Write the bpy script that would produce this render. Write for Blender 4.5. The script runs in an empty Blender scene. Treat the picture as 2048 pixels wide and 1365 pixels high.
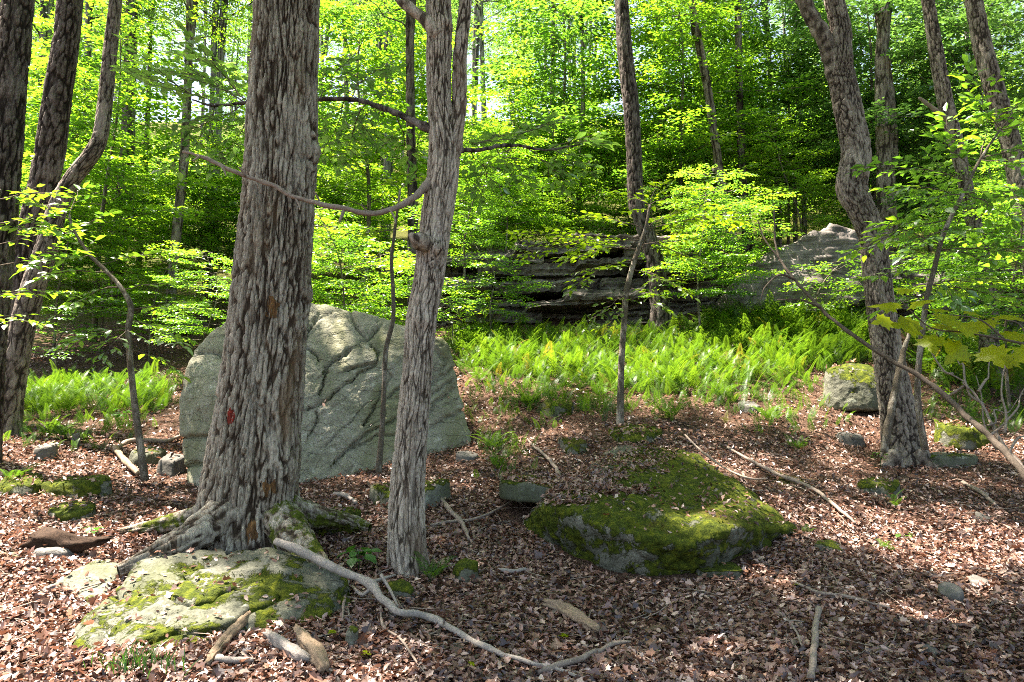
import bpy, bmesh, math
import numpy as np
from mathutils import Vector, Matrix
from mathutils.bvhtree import BVHTree

# ------------------------------------------------------------------ camera, sky, sun, exposure
scene = bpy.context.scene
C = scene.collection
R = math.radians
CAM_Z, PITCH, FPX = 1.60, R(6.0), 1479.0

cam_d = bpy.data.cameras.new('camera')
cam_d.sensor_width = 36.0
cam_d.lens = FPX / 2048 * 36.0
cam_d.clip_start = 0.05
cam_d.clip_end = 2000
cam = bpy.data.objects.new('camera', cam_d)
cam.location = (0, 0, CAM_Z)
cam.rotation_euler = (R(90) + PITCH, 0, 0)
C.objects.link(cam)
scene.camera = cam

SUN = Vector((-0.36, 0.12, 1.0)).normalized()          # towards the sun
world = bpy.data.worlds.new('World')
scene.world = world
world.use_nodes = True
wn = world.node_tree
bg = wn.nodes['Background']
sky = wn.nodes.new('ShaderNodeTexSky')
sky.sky_type = 'NISHITA'
sky.sun_disc = False
sky.sun_elevation = math.asin(SUN.z)
sky.sun_rotation = math.atan2(SUN.x, SUN.y)
sky.air_density = 1.0
sky.dust_density = 2.5
sky.ozone_density = 0.6
wn.links.new(sky.outputs[0], bg.inputs['Color'])
bg.inputs['Strength'].default_value = 0.075

sun_d = bpy.data.lights.new('sun', 'SUN')
sun_d.energy = 5.0
sun_d.angle = R(0.55)
sun_d.color = (1.0, 0.93, 0.88)
sun = bpy.data.objects.new('sun', sun_d)
sun.rotation_euler = SUN.to_track_quat('Z', 'Y').to_euler()
sun.location = (-10, -4, 30)
C.objects.link(sun)

vs = scene.view_settings
vs.view_transform = 'Standard'
vs.look = 'None'
vs.gamma = 1.0
vs.use_curve_mapping = False
vs.exposure = 2.88
vs.use_white_balance = True
vs.white_balance_temperature = 7300
vs.white_balance_tint = 14

cy = scene.cycles
cy.max_bounces = 8
cy.diffuse_bounces = 4
cy.glossy_bounces = 2
cy.transmission_bounces = 5
cy.transparent_max_bounces = 4
cy.caustics_reflective = False
cy.caustics_refractive = False
cy.sample_clamp_indirect = 6.0
cy.use_denoising = False
cy.filter_width = 1.0
cy.denoising_prefilter = 'ACCURATE'

# ------------------------------------------------------------------ numpy helpers
rg = np.random.default_rng
_perm = rg(7).permutation(512)
_perm = np.concatenate([_perm, _perm, _perm])
_grad = rg(8).normal(size=(512, 3))
_grad /= np.linalg.norm(_grad, axis=1)[:, None]


def noise(p):
    """gradient noise, about -0.7..0.7"""
    p = np.asarray(p, float)
    i = np.floor(p).astype(int)
    f = p - i
    u = f * f * f * (f * (f * 6 - 15) + 10)
    i &= 511
    out = 0.0
    for dx in (0, 1):
        wx = u[:, 0] if dx else 1 - u[:, 0]
        for dy in (0, 1):
            wy = u[:, 1] if dy else 1 - u[:, 1]
            for dz in (0, 1):
                wz = u[:, 2] if dz else 1 - u[:, 2]
                h = _perm[_perm[_perm[(i[:, 0] + dx) & 511] + ((i[:, 1] + dy) & 511)] + ((i[:, 2] + dz) & 511)]
                g = _grad[h]
                d = g[:, 0] * (f[:, 0] - dx) + g[:, 1] * (f[:, 1] - dy) + g[:, 2] * (f[:, 2] - dz)
                out = out + wx * wy * wz * d
    return out


def fbm(p, octaves=4, gain=0.5):
    a, s, t = 1.0, 0.0, 0.0
    p = np.asarray(p, float)
    for k in range(octaves):
        s = s + a * noise(p * (2.03 ** k) + 17.3 * k)
        t += a
        a *= gain
    return s / t


_cell = rg(9).uniform(size=(512, 4))


def voro(p):
    """nearest and second nearest cell distance, and a random value per cell"""
    p = np.asarray(p, float)
    i = np.floor(p).astype(int)
    f1 = np.full(len(p), 9.0)
    f2 = np.full(len(p), 9.0)
    cid = np.zeros(len(p))
    for dx in (-1, 0, 1):
        for dy in (-1, 0, 1):
            for dz in (-1, 0, 1):
                c = i + (dx, dy, dz)
                h = _perm[_perm[_perm[c[:, 0] & 511] + (c[:, 1] & 511)] + (c[:, 2] & 511)]
                q = c + _cell[h, :3]
                d = ((p - q) ** 2).sum(1)
                near = d < f1
                f2 = np.where(near, f1, np.minimum(f2, d))
                cid = np.where(near, _cell[h, 3], cid)
                f1 = np.where(near, d, f1)
    return np.sqrt(f1), np.sqrt(f2), cid


def unit(v):
    v = np.asarray(v, float)
    return v / np.maximum(np.linalg.norm(v, axis=-1, keepdims=True), 1e-9)


def W(px, py, Y):
    """point of the place seen at photo pixel px, py, Y metres ahead of the camera"""
    u, v = (px - 1024) / FPX, (682.5 - py) / FPX
    y = math.cos(PITCH) - v * math.sin(PITCH)
    z = math.sin(PITCH) + v * math.cos(PITCH)
    s = Y / y
    return np.array((u * s, Y, CAM_Z + z * s))


def spline(P, n):
    """Catmull-Rom through the rows of P, n samples evenly spaced by length"""
    P = np.asarray(P, float)
    if len(P) == 2:
        t = np.linspace(0, 1, n)[:, None]
        return P[0] * (1 - t) + P[1] * t
    Q = np.vstack([2 * P[0] - P[1], P, 2 * P[-1] - P[-2]])
    out = []
    for k in range(1, len(Q) - 2):
        t = np.linspace(0, 1, 24, endpoint=False)[:, None]
        a, b, c, d = Q[k - 1], Q[k], Q[k + 1], Q[k + 2]
        out.append(0.5 * (2 * b + (c - a) * t + (2 * a - 5 * b + 4 * c - d) * t ** 2 + (3 * b - a - 3 * c + d) * t ** 3))
    out.append(P[-1:])
    out = np.vstack(out)
    L = np.r_[0, np.cumsum(np.linalg.norm(np.diff(out[:, :3], axis=0), axis=1))]
    s = np.linspace(0, L[-1], n)
    return np.stack([np.interp(s, L, out[:, k]) for k in range(out.shape[1])], 1)


def frames(P):
    T = unit(np.gradient(P, axis=0))
    ref = np.array((0.0, 1.0, 0.0)) if abs(T[0, 1]) < 0.9 else np.array((1.0, 0, 0))
    U = []
    u = ref
    for t in T:
        u = u - t * np.dot(u, t)
        u = u / np.linalg.norm(u)
        U.append(u)
    U = np.array(U)
    return T, U, np.cross(T, U)


def tube(P, r, n=6):
    """(verts, faces of one n-sided tapered tube), tip closed"""
    P = np.asarray(P, float)
    r = np.broadcast_to(np.asarray(r, float), (len(P),))
    T, U, V = frames(P)
    a = np.arange(n) * 2 * math.pi / n
    ring = np.cos(a)[None, :, None] * U[:, None] + np.sin(a)[None, :, None] * V[:, None]
    v = (P[:, None] + ring * r[:, None, None]).reshape(-1, 3)
    i = np.arange(len(P) - 1)[:, None] * n + np.arange(n)[None]
    j = np.arange(len(P) - 1)[:, None] * n + (np.arange(n)[None] + 1) % n
    q = np.stack([i, j, j + n, i + n], -1).reshape(-1, 4)
    k = len(v)
    b = (len(P) - 1) * n
    v = np.vstack([v, P[-1:] + T[-1:] * r[-1] * 0.6, P[:1]])
    t = np.array([(b + m, b + (m + 1) % n, k) for m in range(n)] + [((m + 1) % n, m, k + 1) for m in range(n)])
    return v, [q, t]


def join(parts):
    vs_, fs, o = [], [], 0
    for v, f in parts:
        vs_.append(v)
        for a in f:
            fs.append(a + o)
        o += len(v)
    return np.vstack(vs_), fs


def mk_mesh(name, v, faces, attrs=None, smooth=True):
    me = bpy.data.meshes.new(name)
    v = np.ascontiguousarray(v, np.float32)
    me.vertices.add(len(v))
    me.vertices.foreach_set('co', v.ravel())
    tot = np.concatenate([np.full(len(f), f.shape[1], np.int32) for f in faces])
    idx = np.concatenate([f.ravel() for f in faces]).astype(np.int32)
    start = np.r_[0, np.cumsum(tot)[:-1]].astype(np.int32)
    me.loops.add(len(idx))
    me.loops.foreach_set('vertex_index', idx)
    me.polygons.add(len(tot))
    me.polygons.foreach_set('loop_start', start)
    me.polygons.foreach_set('loop_total', tot)
    me.polygons.foreach_set('use_smooth', np.full(len(tot), smooth, bool))
    me.update(calc_edges=True)
    for k, a in (attrs or {}).items():
        at = me.attributes.new(k, 'FLOAT', 'POINT')
        at.data.foreach_set('value', np.ascontiguousarray(a, np.float32))
    return me


def tag(o, label=None, cat=None, group=None, kind=None):
    for k, x in (('label', label), ('category', cat), ('group', group), ('kind', kind)):
        if x:
            o[k] = x
    return o


def put(name, me, mat, parent=None, loc=None):
    o = bpy.data.objects.new(name, me)
    if mat and not me.materials:
        me.materials.append(mat)
    C.objects.link(o)
    if parent is not None:
        o.parent = parent
    if loc is not None:
        o.location = loc
    return o


def build(name, geo, mat, parent=None, origin=None, attrs=None, smooth=True):
    """geo in world coordinates -> object with its origin at `origin` (or its parent's root)"""
    v, f = geo
    if origin is None:
        origin = v.mean(0) if parent is None else None
    base = np.zeros(3)
    p = parent
    while p is not None:
        base = base + np.array(p.location)
        p = p.parent
    if origin is None:
        origin = base
    me = mk_mesh(name, v - origin, f, attrs, smooth)
    return put(name, me, mat, parent, Vector(np.asarray(origin) - base))


def empty(name, loc, label, cat, group=None):
    o = bpy.data.objects.new(name, None)
    o.empty_display_size = 0.2
    C.objects.link(o)
    o.location = Vector(loc)
    return tag(o, label, cat, group)


# ------------------------------------------------------------------ materials
def material(name):
    m = bpy.data.materials.new(name)
    m.use_nodes = True
    nt = m.node_tree
    nt.nodes.clear()
    return m, nt


def nd(nt, t, ins=None, **props):
    n = nt.nodes.new(t)
    for k, x in props.items():
        setattr(n, k, x)
    for k, x in (ins or {}).items():
        s = n.inputs[k]
        if hasattr(x, 'is_output'):
            nt.links.new(x, s)
        else:
            s.default_value = x
    return n


def ramp(nt, fac, stops, interp='LINEAR'):
    n = nt.nodes.new('ShaderNodeValToRGB')
    nt.links.new(fac, n.inputs[0])
    cr = n.color_ramp
    cr.interpolation = interp
    while len(cr.elements) < len(stops):
        cr.elements.new(0.5)
    for e, (p, c) in zip(cr.elements, stops):
        e.position = p
        e.color = (*c, 1) if len(c) == 3 else c
    return n.outputs[0]


def gray(x):
    return (x, x, x)


def tex_noise(nt, vec, scale, detail=4, rough=0.55, dist=0.0):
    return nd(nt, 'ShaderNodeTexNoise', {'Vector': vec, 'Scale': scale, 'Detail': detail, 'Roughness': rough, 'Distortion': dist}).outputs[0]


def math_(nt, op, a, b=None, c=None, clamp=False):
    n = nt.nodes.new('ShaderNodeMath')
    n.operation = op
    n.use_clamp = clamp
    for i, x in enumerate((a, b, c)):
        if x is None:
            continue
        if hasattr(x, 'is_output'):
            nt.links.new(x, n.inputs[i])
        else:
            n.inputs[i].default_value = x
    return n.outputs[0]


def mix(nt, fac, a, b, blend='MIX'):
    n = nt.nodes.new('ShaderNodeMix')
    n.data_type = 'RGBA'
    n.blend_type = blend
    for s, x in ((n.inputs[0], fac), (n.inputs[6], a), (n.inputs[7], b)):
        if hasattr(x, 'is_output'):
            nt.links.new(x, s)
        elif isinstance(x, tuple):
            s.default_value = (*x, 1)
        else:
            s.default_value = x
    return n.outputs[2]


def bump(nt, h, strength=0.5, dist=0.02, normal=None):
    ins = {'Height': h, 'Strength': strength, 'Distance': dist}
    if normal is not None:
        ins['Normal'] = normal
    return nd(nt, 'ShaderNodeBump', ins).outputs[0]


def finish(nt, col, rough=0.9, normal=None, spec=0.15):
    ins = {'Base Color': col, 'Roughness': rough, 'Specular IOR Level': spec}
    if normal is not None:
        ins['Normal'] = normal
    b = nd(nt, 'ShaderNodeBsdfPrincipled', ins)
    o = nd(nt, 'ShaderNodeOutputMaterial', {'Surface': b.outputs[0]})
    return o


def pos(nt):
    return nd(nt, 'ShaderNodeNewGeometry').outputs['Position']


def stretch(nt, vec, s):
    return nd(nt, 'ShaderNodeMapping', {'Vector': vec, 'Scale': s}).outputs[0]


def attr(nt, name):
    return nd(nt, 'ShaderNodeAttribute', attribute_name=name).outputs['Fac']


def mat_bark(name, dark, mid, light, pale=0.5, warm=None, moss=0.0, zs=0.16, scale=1.0, bump_s=0.6):
    m, nt = material(name)
    P = pos(nt)
    S = stretch(nt, P, (1, 1, zs))
    n1 = tex_noise(nt, stretch(nt, P, (1, 1, zs * 2.5)), 34 * scale, 5, 0.65, 0.4)
    n2 = tex_noise(nt, P, 2.3, 4, 0.6)
    n3 = tex_noise(nt, stretch(nt, P, (1, 1, 0.6)), 75 * scale, 3, 0.6)
    # outer plates are weathered grey, younger bark between is brown plus painted fissure shade
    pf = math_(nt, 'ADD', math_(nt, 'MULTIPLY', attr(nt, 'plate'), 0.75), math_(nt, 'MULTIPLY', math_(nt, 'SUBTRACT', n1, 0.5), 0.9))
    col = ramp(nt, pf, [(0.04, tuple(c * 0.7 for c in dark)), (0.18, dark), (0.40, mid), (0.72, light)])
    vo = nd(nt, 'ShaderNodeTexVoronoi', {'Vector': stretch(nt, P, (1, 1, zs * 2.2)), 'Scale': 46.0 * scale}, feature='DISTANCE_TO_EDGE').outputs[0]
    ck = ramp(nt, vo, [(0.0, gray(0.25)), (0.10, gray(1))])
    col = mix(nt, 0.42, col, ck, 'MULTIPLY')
    # pale crustose lichen and weathered plates
    lich = ramp(nt, tex_noise(nt, S, 7.0 * scale, 5, 0.7, 0.6), [(0.5, gray(0)), (0.62, gray(1))])
    col = mix(nt, math_(nt, 'MULTIPLY', lich, pale), col, tuple(min(1, c * 1.35 + 0.03) for c in light))
    if warm:
        w = ramp(nt, tex_noise(nt, stretch(nt, P, (1, 1, 0.25)), 3.6, 4, 0.6), [(0.56, gray(0)), (0.70, gray(1))])
        col = mix(nt, math_(nt, 'MULTIPLY', w, 0.75), col, warm)
    col = mix(nt, 0.55, col, ramp(nt, n2, [(0.3, gray(0.55)), (0.7, gray(1.0))]), 'MULTIPLY')
    if moss > 0:
        ma = attr(nt, 'moss')
        mf = math_(nt, 'ADD', ma, math_(nt, 'MULTIPLY', math_(nt, 'SUBTRACT', tex_noise(nt, P, 9, 5, 0.7), 0.5), 1.6))
        mf = ramp(nt, mf, [(0.45, gray(0)), (0.6, gray(1))])
        mc = ramp(nt, tex_noise(nt, P, 40, 3), [(0.3, (0.03, 0.042, 0.008)), (0.7, (0.10, 0.13, 0.015))])
        col = mix(nt, mf, col, mc)
    h = math_(nt, 'ADD', math_(nt, 'MULTIPLY', n1, 1.0), math_(nt, 'MULTIPLY', n3, 0.35))
    h = math_(nt, 'ADD', h, math_(nt, 'MULTIPLY', ck, 0.5))
    finish(nt, col, 0.92, bump(nt, h, bump_s, 0.025), 0.1)
    return m


def mat_rock(name, a, b, lichen, moss_amt, speck=0.35, stain=None, strata=False, cracks=False):
    """moss_amt: attribute 'moss' (0..1) is always added"""
    m, nt = material(name)
    P = pos(nt)
    n1 = tex_noise(nt, P, 1.7, 6, 0.62, 0.5)
    n2 = tex_noise(nt, P, 15, 6, 0.7)
    n3 = tex_noise(nt, P, 70, 3, 0.7)
    col = ramp(nt, n1, [(0.34, a), (0.66, b)])
    if strata:
        st = tex_noise(nt, stretch(nt, P, (0.6, 0.6, 9)), 4, 4, 0.6)
        col = mix(nt, 0.8, col, ramp(nt, st, [(0.3, gray(0.35)), (0.5, gray(0.8)), (0.7, gray(1.25))]), 'MULTIPLY')
    col = mix(nt, speck, col, ramp(nt, n3, [(0.28, gray(0.25)), (0.5, gray(0.95)), (0.72, gray(1.6))]), 'MULTIPLY')
    lf = ramp(nt, n2, [(0.56, gray(0)), (0.64, gray(1))])
    lm = ramp(nt, tex_noise(nt, P, 2.6, 4, 0.6), [(0.40, gray(0)), (0.54, gray(1))])
    col = mix(nt, math_(nt, 'MULTIPLY', math_(nt, 'MULTIPLY', lf, lm), 0.85), col, lichen)
    if stain:
        sf = ramp(nt, tex_noise(nt, stretch(nt, P, (1, 1, 0.35)), 1.9, 5, 0.65), [(0.5, gray(0)), (0.66, gray(1))])
        col = mix(nt, math_(nt, 'MULTIPLY', sf, 0.7), col, stain)
    ma = math_(nt, 'ADD', attr(nt, 'moss'), moss_amt)
    mn = math_(nt, 'MULTIPLY', math_(nt, 'SUBTRACT', tex_noise(nt, P, 5.5, 6, 0.72, 0.3), 0.5), 2.2)
    mf = ramp(nt, math_(nt, 'ADD', ma, mn), [(0.46, gray(0)), (0.56, gray(1))])
    mc = ramp(nt, tex_noise(nt, P, 22, 5, 0.7), [(0.25, (0.014, 0.022, 0.005)), (0.48, (0.056, 0.080, 0.010)), (0.74, (0.175, 0.200, 0.016))])
    brown = ramp(nt, tex_noise(nt, P, 3.1, 3), [(0.62, gray(0)), (0.74, gray(1))])
    mc = mix(nt, math_(nt, 'MULTIPLY', brown, 0.6), mc, (0.11, 0.085, 0.022))
    col = mix(nt, mf, col, mc)
    mh = math_(nt, 'MULTIPLY', mf, tex_noise(nt, P, 55, 4, 0.75))
    h = math_(nt, 'ADD', math_(nt, 'MULTIPLY', n2, 0.8), math_(nt, 'MULTIPLY', n3, 0.25))
    if cracks:
        Q = nd(nt, 'ShaderNodeMapping', {'Vector': P, 'Rotation': (0, R(-38), 0), 'Scale': (0.35, 1, 1.5)}).outputs[0]
        Q = nd(nt, 'ShaderNodeVectorMath', {0: Q, 1: nd(nt, 'ShaderNodeVectorMath', {0: nd(nt, 'ShaderNodeTexNoise', {'Vector': P, 'Scale': 3.0, 'Detail': 5.0}).outputs[1], 1: (0.5, 0.5, 0.5)}, operation='MULTIPLY').outputs[0]}, operation='ADD').outputs[0]
        vo = nd(nt, 'ShaderNodeTexVoronoi', {'Vector': Q, 'Scale': 4.2}, feature='DISTANCE_TO_EDGE').outputs[0]
        h = math_(nt, 'ADD', h, math_(nt, 'MULTIPLY', ramp(nt, vo, [(0, gray(0)), (0.035, gray(1))]), 0.7))
    nrm = bump(nt, h, 0.65, 0.035)
    nrm = bump(nt, mh, 0.9, 0.035, nrm)
    finish(nt, col, 0.93, nrm, 0.12)
    return m


def mat_leaf(name, stops, trans, tmix=0.5, gloss=0.09, hue=0.06):
    m, nt = material(name)
    r = attr(nt, 'rnd')
    oi = nd(nt, 'ShaderNodeObjectInfo').outputs['Random']
    f = math_(nt, 'ADD', r, math_(nt, 'MULTIPLY', math_(nt, 'SUBTRACT', oi, 0.5), hue * 6), clamp=True)
    col = ramp(nt, f, stops)
    tc = mix(nt, 1.0, col, trans, 'MULTIPLY')
    d = nd(nt, 'ShaderNodeBsdfDiffuse', {'Color': col})
    t = nd(nt, 'ShaderNodeBsdfTranslucent', {'Color': tc})
    g = nd(nt, 'ShaderNodeBsdfGlossy', {'Color': (0.9, 0.95, 1, 1), 'Roughness': 0.38})
    s1 = nd(nt, 'ShaderNodeMixShader', {0: tmix, 1: d.outputs[0], 2: t.outputs[0]})
    s2 = nd(nt, 'ShaderNodeMixShader', {0: gloss, 1: s1.outputs[0], 2: g.outputs[0]})
    nd(nt, 'ShaderNodeOutputMaterial', {'Surface': s2.outputs[0]})
    return m


def mat_wood(name, a, b, rough=0.85):
    m, nt = material(name)
    P = pos(nt)
    n = tex_noise(nt, P, 48, 6, 0.75, 1.2)
    col = ramp(nt, n, [(0.32, a), (0.68, b)])
    k = ramp(nt, tex_noise(nt, P, 6, 4), [(0.58, gray(0)), (0.72, gray(1))])
    col = mix(nt, math_(nt, 'MULTIPLY', k, 0.5), col, tuple(c * 0.45 for c in a))
    finish(nt, col, rough, bump(nt, n, 0.7, 0.012), 0.12)
    return m


LEAF = [(0.0, (0.042, 0.115, 0.024)), (0.35, (0.070, 0.180, 0.030)), (0.7, (0.104, 0.235, 0.032)), (1.0, (0.170, 0.300, 0.034))]
M = dict(
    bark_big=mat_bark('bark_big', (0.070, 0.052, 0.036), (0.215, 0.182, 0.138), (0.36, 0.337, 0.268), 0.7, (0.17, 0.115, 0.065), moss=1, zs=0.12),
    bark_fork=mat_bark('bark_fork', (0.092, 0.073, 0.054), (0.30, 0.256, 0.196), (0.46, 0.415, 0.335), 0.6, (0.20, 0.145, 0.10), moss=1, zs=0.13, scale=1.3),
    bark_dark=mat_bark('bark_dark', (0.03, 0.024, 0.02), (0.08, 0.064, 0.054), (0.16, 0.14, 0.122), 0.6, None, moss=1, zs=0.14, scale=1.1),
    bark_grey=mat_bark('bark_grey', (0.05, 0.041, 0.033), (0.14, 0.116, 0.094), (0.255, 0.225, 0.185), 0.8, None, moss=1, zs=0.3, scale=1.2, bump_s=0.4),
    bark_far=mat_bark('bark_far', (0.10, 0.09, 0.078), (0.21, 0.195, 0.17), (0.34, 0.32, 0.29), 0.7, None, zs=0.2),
    twig=mat_wood('twig', (0.07, 0.055, 0.04), (0.16, 0.13, 0.10)),
    sapling=mat_bark('sapling_bark', (0.20, 0.175, 0.13), (0.24, 0.21, 0.16), (0.33, 0.31, 0.25), 0.7, None, zs=0.4, scale=1.5),
    dead=mat_wood('dead_wood', (0.14, 0.112, 0.088), (0.34, 0.29, 0.24)),
    pole=mat_wood('pole_wood', (0.05, 0.04, 0.031), (0.13, 0.108, 0.085)),
    silver=mat_wood('silver_wood', (0.17, 0.155, 0.135), (0.37, 0.345, 0.305)),
    rot=mat_wood('rotten_wood', (0.012, 0.008, 0.006), (0.06, 0.038, 0.024)),
    tan=mat_wood('tan_wood', (0.12, 0.088, 0.057), (0.34, 0.265, 0.185)),
    boulder=mat_rock('boulder_rock', (0.185, 0.190, 0.130), (0.33, 0.33, 0.262), (0.46, 0.47, 0.40), -0.42, 0.6, (0.150, 0.162, 0.075), cracks=True),
    mossrock=mat_rock('moss_rock', (0.070, 0.078, 0.055), (0.155, 0.160, 0.125), (0.27, 0.30, 0.235), 0.0, 0.5, (0.075, 0.088, 0.04)),
    ledge=mat_rock('ledge_rock', (0.075, 0.07, 0.06), (0.24, 0.22, 0.20), (0.30, 0.30, 0.26), -0.30, 0.5, None, True),
    stone=mat_rock('stone', (0.075, 0.075, 0.064), (0.165, 0.162, 0.148), (0.25, 0.26, 0.225), -0.2),
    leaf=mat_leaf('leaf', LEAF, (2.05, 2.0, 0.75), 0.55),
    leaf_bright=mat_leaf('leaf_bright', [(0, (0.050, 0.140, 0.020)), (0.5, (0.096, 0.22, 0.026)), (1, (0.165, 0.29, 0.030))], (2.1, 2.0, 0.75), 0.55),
    leaf_near=mat_leaf('leaf_near', [(0, (0.045, 0.10, 0.010)), (0.5, (0.09, 0.18, 0.012)), (1, (0.14, 0.25, 0.022))], (2.2, 2.0, 0.75), 0.55, 0.05),
    leaf_cool=mat_leaf('leaf_cool', [(0, (0.040, 0.110, 0.036)), (0.5, (0.080, 0.190, 0.050)), (1, (0.14, 0.27, 0.060))], (1.9, 1.8, 0.9), 0.5, 0.09),
    maple=mat_leaf('maple', [(0, (0.17, 0.25, 0.009)), (1, (0.25, 0.32, 0.010))], (2.1, 1.9, 0.5), 0.6, 0.012),
    fern=mat_leaf('fern', [(0, (0.024, 0.065, 0.012)), (0.5, (0.056, 0.130, 0.016)), (0.9, (0.100, 0.190, 0.020)), (1, (0.15, 0.14, 0.03))], (1.8, 1.7, 0.8), 0.45, 0.012),
    herb=mat_leaf('herb', [(0, (0.03, 0.10, 0.02)), (1, (0.07, 0.18, 0.03))], (1.5, 1.6, 0.8), 0.4, 0.03),
    litter=mat_leaf('litter', [(0, (0.026, 0.015, 0.010)), (0.22, (0.080, 0.041, 0.027)), (0.48, (0.180, 0.096, 0.066)), (0.72, (0.315, 0.195, 0.146)), (0.9, (0.48, 0.36, 0.29)), (1, (0.64, 0.54, 0.45))], (1.2, 0.9, 0.7), 0.22, 0.05, hue=0.0),
)
m, nt = material('red_paint')
finish(nt, ramp(nt, tex_noise(nt, pos(nt), 60, 3), [(0.35, (0.06, 0.012, 0.008)), (0.65, (0.23, 0.026, 0.016))]), 0.8)
M['red'] = m
m, nt = material('rotted_heartwood')
finish(nt, ramp(nt, tex_noise(nt, stretch(nt, pos(nt), (1, 1, 0.3)), 30, 5, 0.7), [(0.38, (0.05, 0.028, 0.014)), (0.55, (0.14, 0.075, 0.03)), (0.72, (0.32, 0.18, 0.06))]), 0.9)
M['heart'] = m

# ground: leaf mould, twigs, moss specks (the leaves themselves are geometry)
m, nt = material('forest_floor')
P = pos(nt)
vor = nd(nt, 'ShaderNodeTexVoronoi', {'Vector': nd(nt, 'ShaderNodeVectorMath', {0: P, 1: nd(nt, 'ShaderNodeTexNoise', {'Vector': P, 'Scale': 12.0}).outputs[1]}, operation='ADD').outputs[0], 'Scale': 24.0})
cell = nd(nt, 'ShaderNodeSeparateColor', {0: vor.outputs['Color']}).outputs[0]
col = ramp(nt, cell, [(0, (0.030, 0.018, 0.012)), (0.35, (0.085, 0.048, 0.032)), (0.7, (0.17, 0.105, 0.072)), (1, (0.30, 0.21, 0.155))])
col = mix(nt, 0.8, col, ramp(nt, tex_noise(nt, P, 1.1, 5, 0.6), [(0.3, gray(0.5)), (0.7, gray(1))]), 'MULTIPLY')
gr = attr(nt, 'green')
mf = ramp(nt, math_(nt, 'ADD', tex_noise(nt, P, 0.9, 6, 0.7), math_(nt, 'MULTIPLY', math_(nt, 'SUBTRACT', gr, 0.75), 0.16)), [(0.60, gray(0)), (0.66, gray(1))])
col = mix(nt, math_(nt, 'MULTIPLY', mf, 0.85), col, ramp(nt, tex_noise(nt, P, 30, 4), [(0.3, (0.035, 0.045, 0.008)), (0.7, (0.09, 0.11, 0.012))]))
h = math_(nt, 'ADD', vor.outputs['Distance'], math_(nt, 'MULTIPLY', tex_noise(nt, P, 60, 4), 0.5))
finish(nt, col, 0.95, bump(nt, h, 0.8, 0.03), 0.08)
M['ground'] = m

# ------------------------------------------------------------------ terrain: a hillside rising from the camera
ctrl = [  # photo pixel and distance of places where the ground can be seen
    (60, 1365, 3.5), (1024, 1365, 3.55), (1990, 1365, 3.55), (0, 1220, 4.3), (1024, 1200, 4.6), (2000, 1200, 4.7),
    (505, 1095, 5.4), (820, 1150, 5.15), (1320, 1150, 5.2), (1600, 1050, 5.9), (2000, 1050, 6.0), (0, 1080, 5.3),
    (120, 980, 6.6), (290, 960, 7.0), (650, 960, 7.2), (940, 890, 8.0), (1130, 900, 7.6), (1240, 850, 8.4), (1460, 880, 7.9),
    (1810, 925, 7.9), (1990, 880, 8.2), (1750, 815, 9.6), (1960, 760, 11.4), (2048, 660, 14.5),
    (150, 835, 9.6), (10, 860, 8.2), (330, 800, 10.5), (170, 735, 13.0), (300, 660, 16.0), (20, 740, 12.5),
    (960, 790, 9.8), (1200, 785, 10.0), (1500, 770, 10.2), (930, 690, 12.5), (1200, 665, 13.6), (1420, 645, 13.6), (1560, 605, 14.0), (1720, 640, 13.0),
    (1480, 530, 17.5), (240, 540, 24.0), (700, 540, 22.0), (1200, 540, 20.0),
]
CP = [W(*c) for c in ctrl]
CP += [np.array(p, float) for p in ((0, 0, -0.15), (-6, 0, -0.1), (6, 0, -0.2), (0, -8, -1.4), (-10, -8, -1.3), (10, -8, -1.5), (-12, 6, 0.9), (12, 6, 0.6),
                                    (-18, 14, 3.2), (18, 14, 2.9), (-30, 30, 9.6), (0, 32, 10.2), (30, 30, 9.4), (-45, 60, 23), (0, 62, 24), (45, 60, 22), (-60, 100, 42), (60, 100, 42), (0, -40, -7), (-50, -30, -5), (50, -30, -6))]
CP = np.array(CP)


def _U(d2):
    return d2 * np.log(d2 + 1e-6)


n_ = len(CP)
K = _U(((CP[:, None, :2] - CP[None, :, :2]) ** 2).sum(-1)) + np.eye(n_) * 1.2
Pm = np.c_[np.ones(n_), CP[:, :2]]
A = np.block([[K, Pm], [Pm.T, np.zeros((3, 3))]])
coef = np.linalg.solve(A, np.r_[CP[:, 2], 0, 0, 0])


def H(x, y):
    x = np.atleast_1d(np.asarray(x, float))
    y = np.atleast_1d(np.asarray(y, float))
    out = coef[n_] + coef[n_ + 1] * x + coef[n_ + 2] * y
    for k in range(n_):
        out = out + coef[k] * _U((x - CP[k, 0]) ** 2 + (y - CP[k, 1]) ** 2)
    p = np.stack([x, y, np.zeros_like(x)], 1)
    return out + 0.10 * fbm(p * 0.7, 3) + 0.05 * fbm(p * 3.1, 3)


_hx, _hy = np.arange(-16, 16.01, 0.06), np.arange(0, 26.01, 0.06)
_hg = H(*[a.ravel() for a in np.meshgrid(_hx, _hy)]).reshape(len(_hy), len(_hx))


def HF(x, y):
    """H, looked up in a fine grid where the grid reaches"""
    fx, fy = (x + 16) / 0.06, y / 0.06
    ok = (fx >= 0) & (fx < len(_hx) - 1) & (fy >= 0) & (fy < len(_hy) - 1)
    ix, iy = np.clip(fx.astype(int), 0, len(_hx) - 2), np.clip(fy.astype(int), 0, len(_hy) - 2)
    u, v = fx - ix, fy - iy
    out = _hg[iy, ix] * (1 - u) * (1 - v) + _hg[iy, ix + 1] * u * (1 - v) + _hg[iy + 1, ix] * (1 - u) * v + _hg[iy + 1, ix + 1] * u * v
    if not ok.all():
        out[~ok] = H(x[~ok], y[~ok])
    return out


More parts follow.
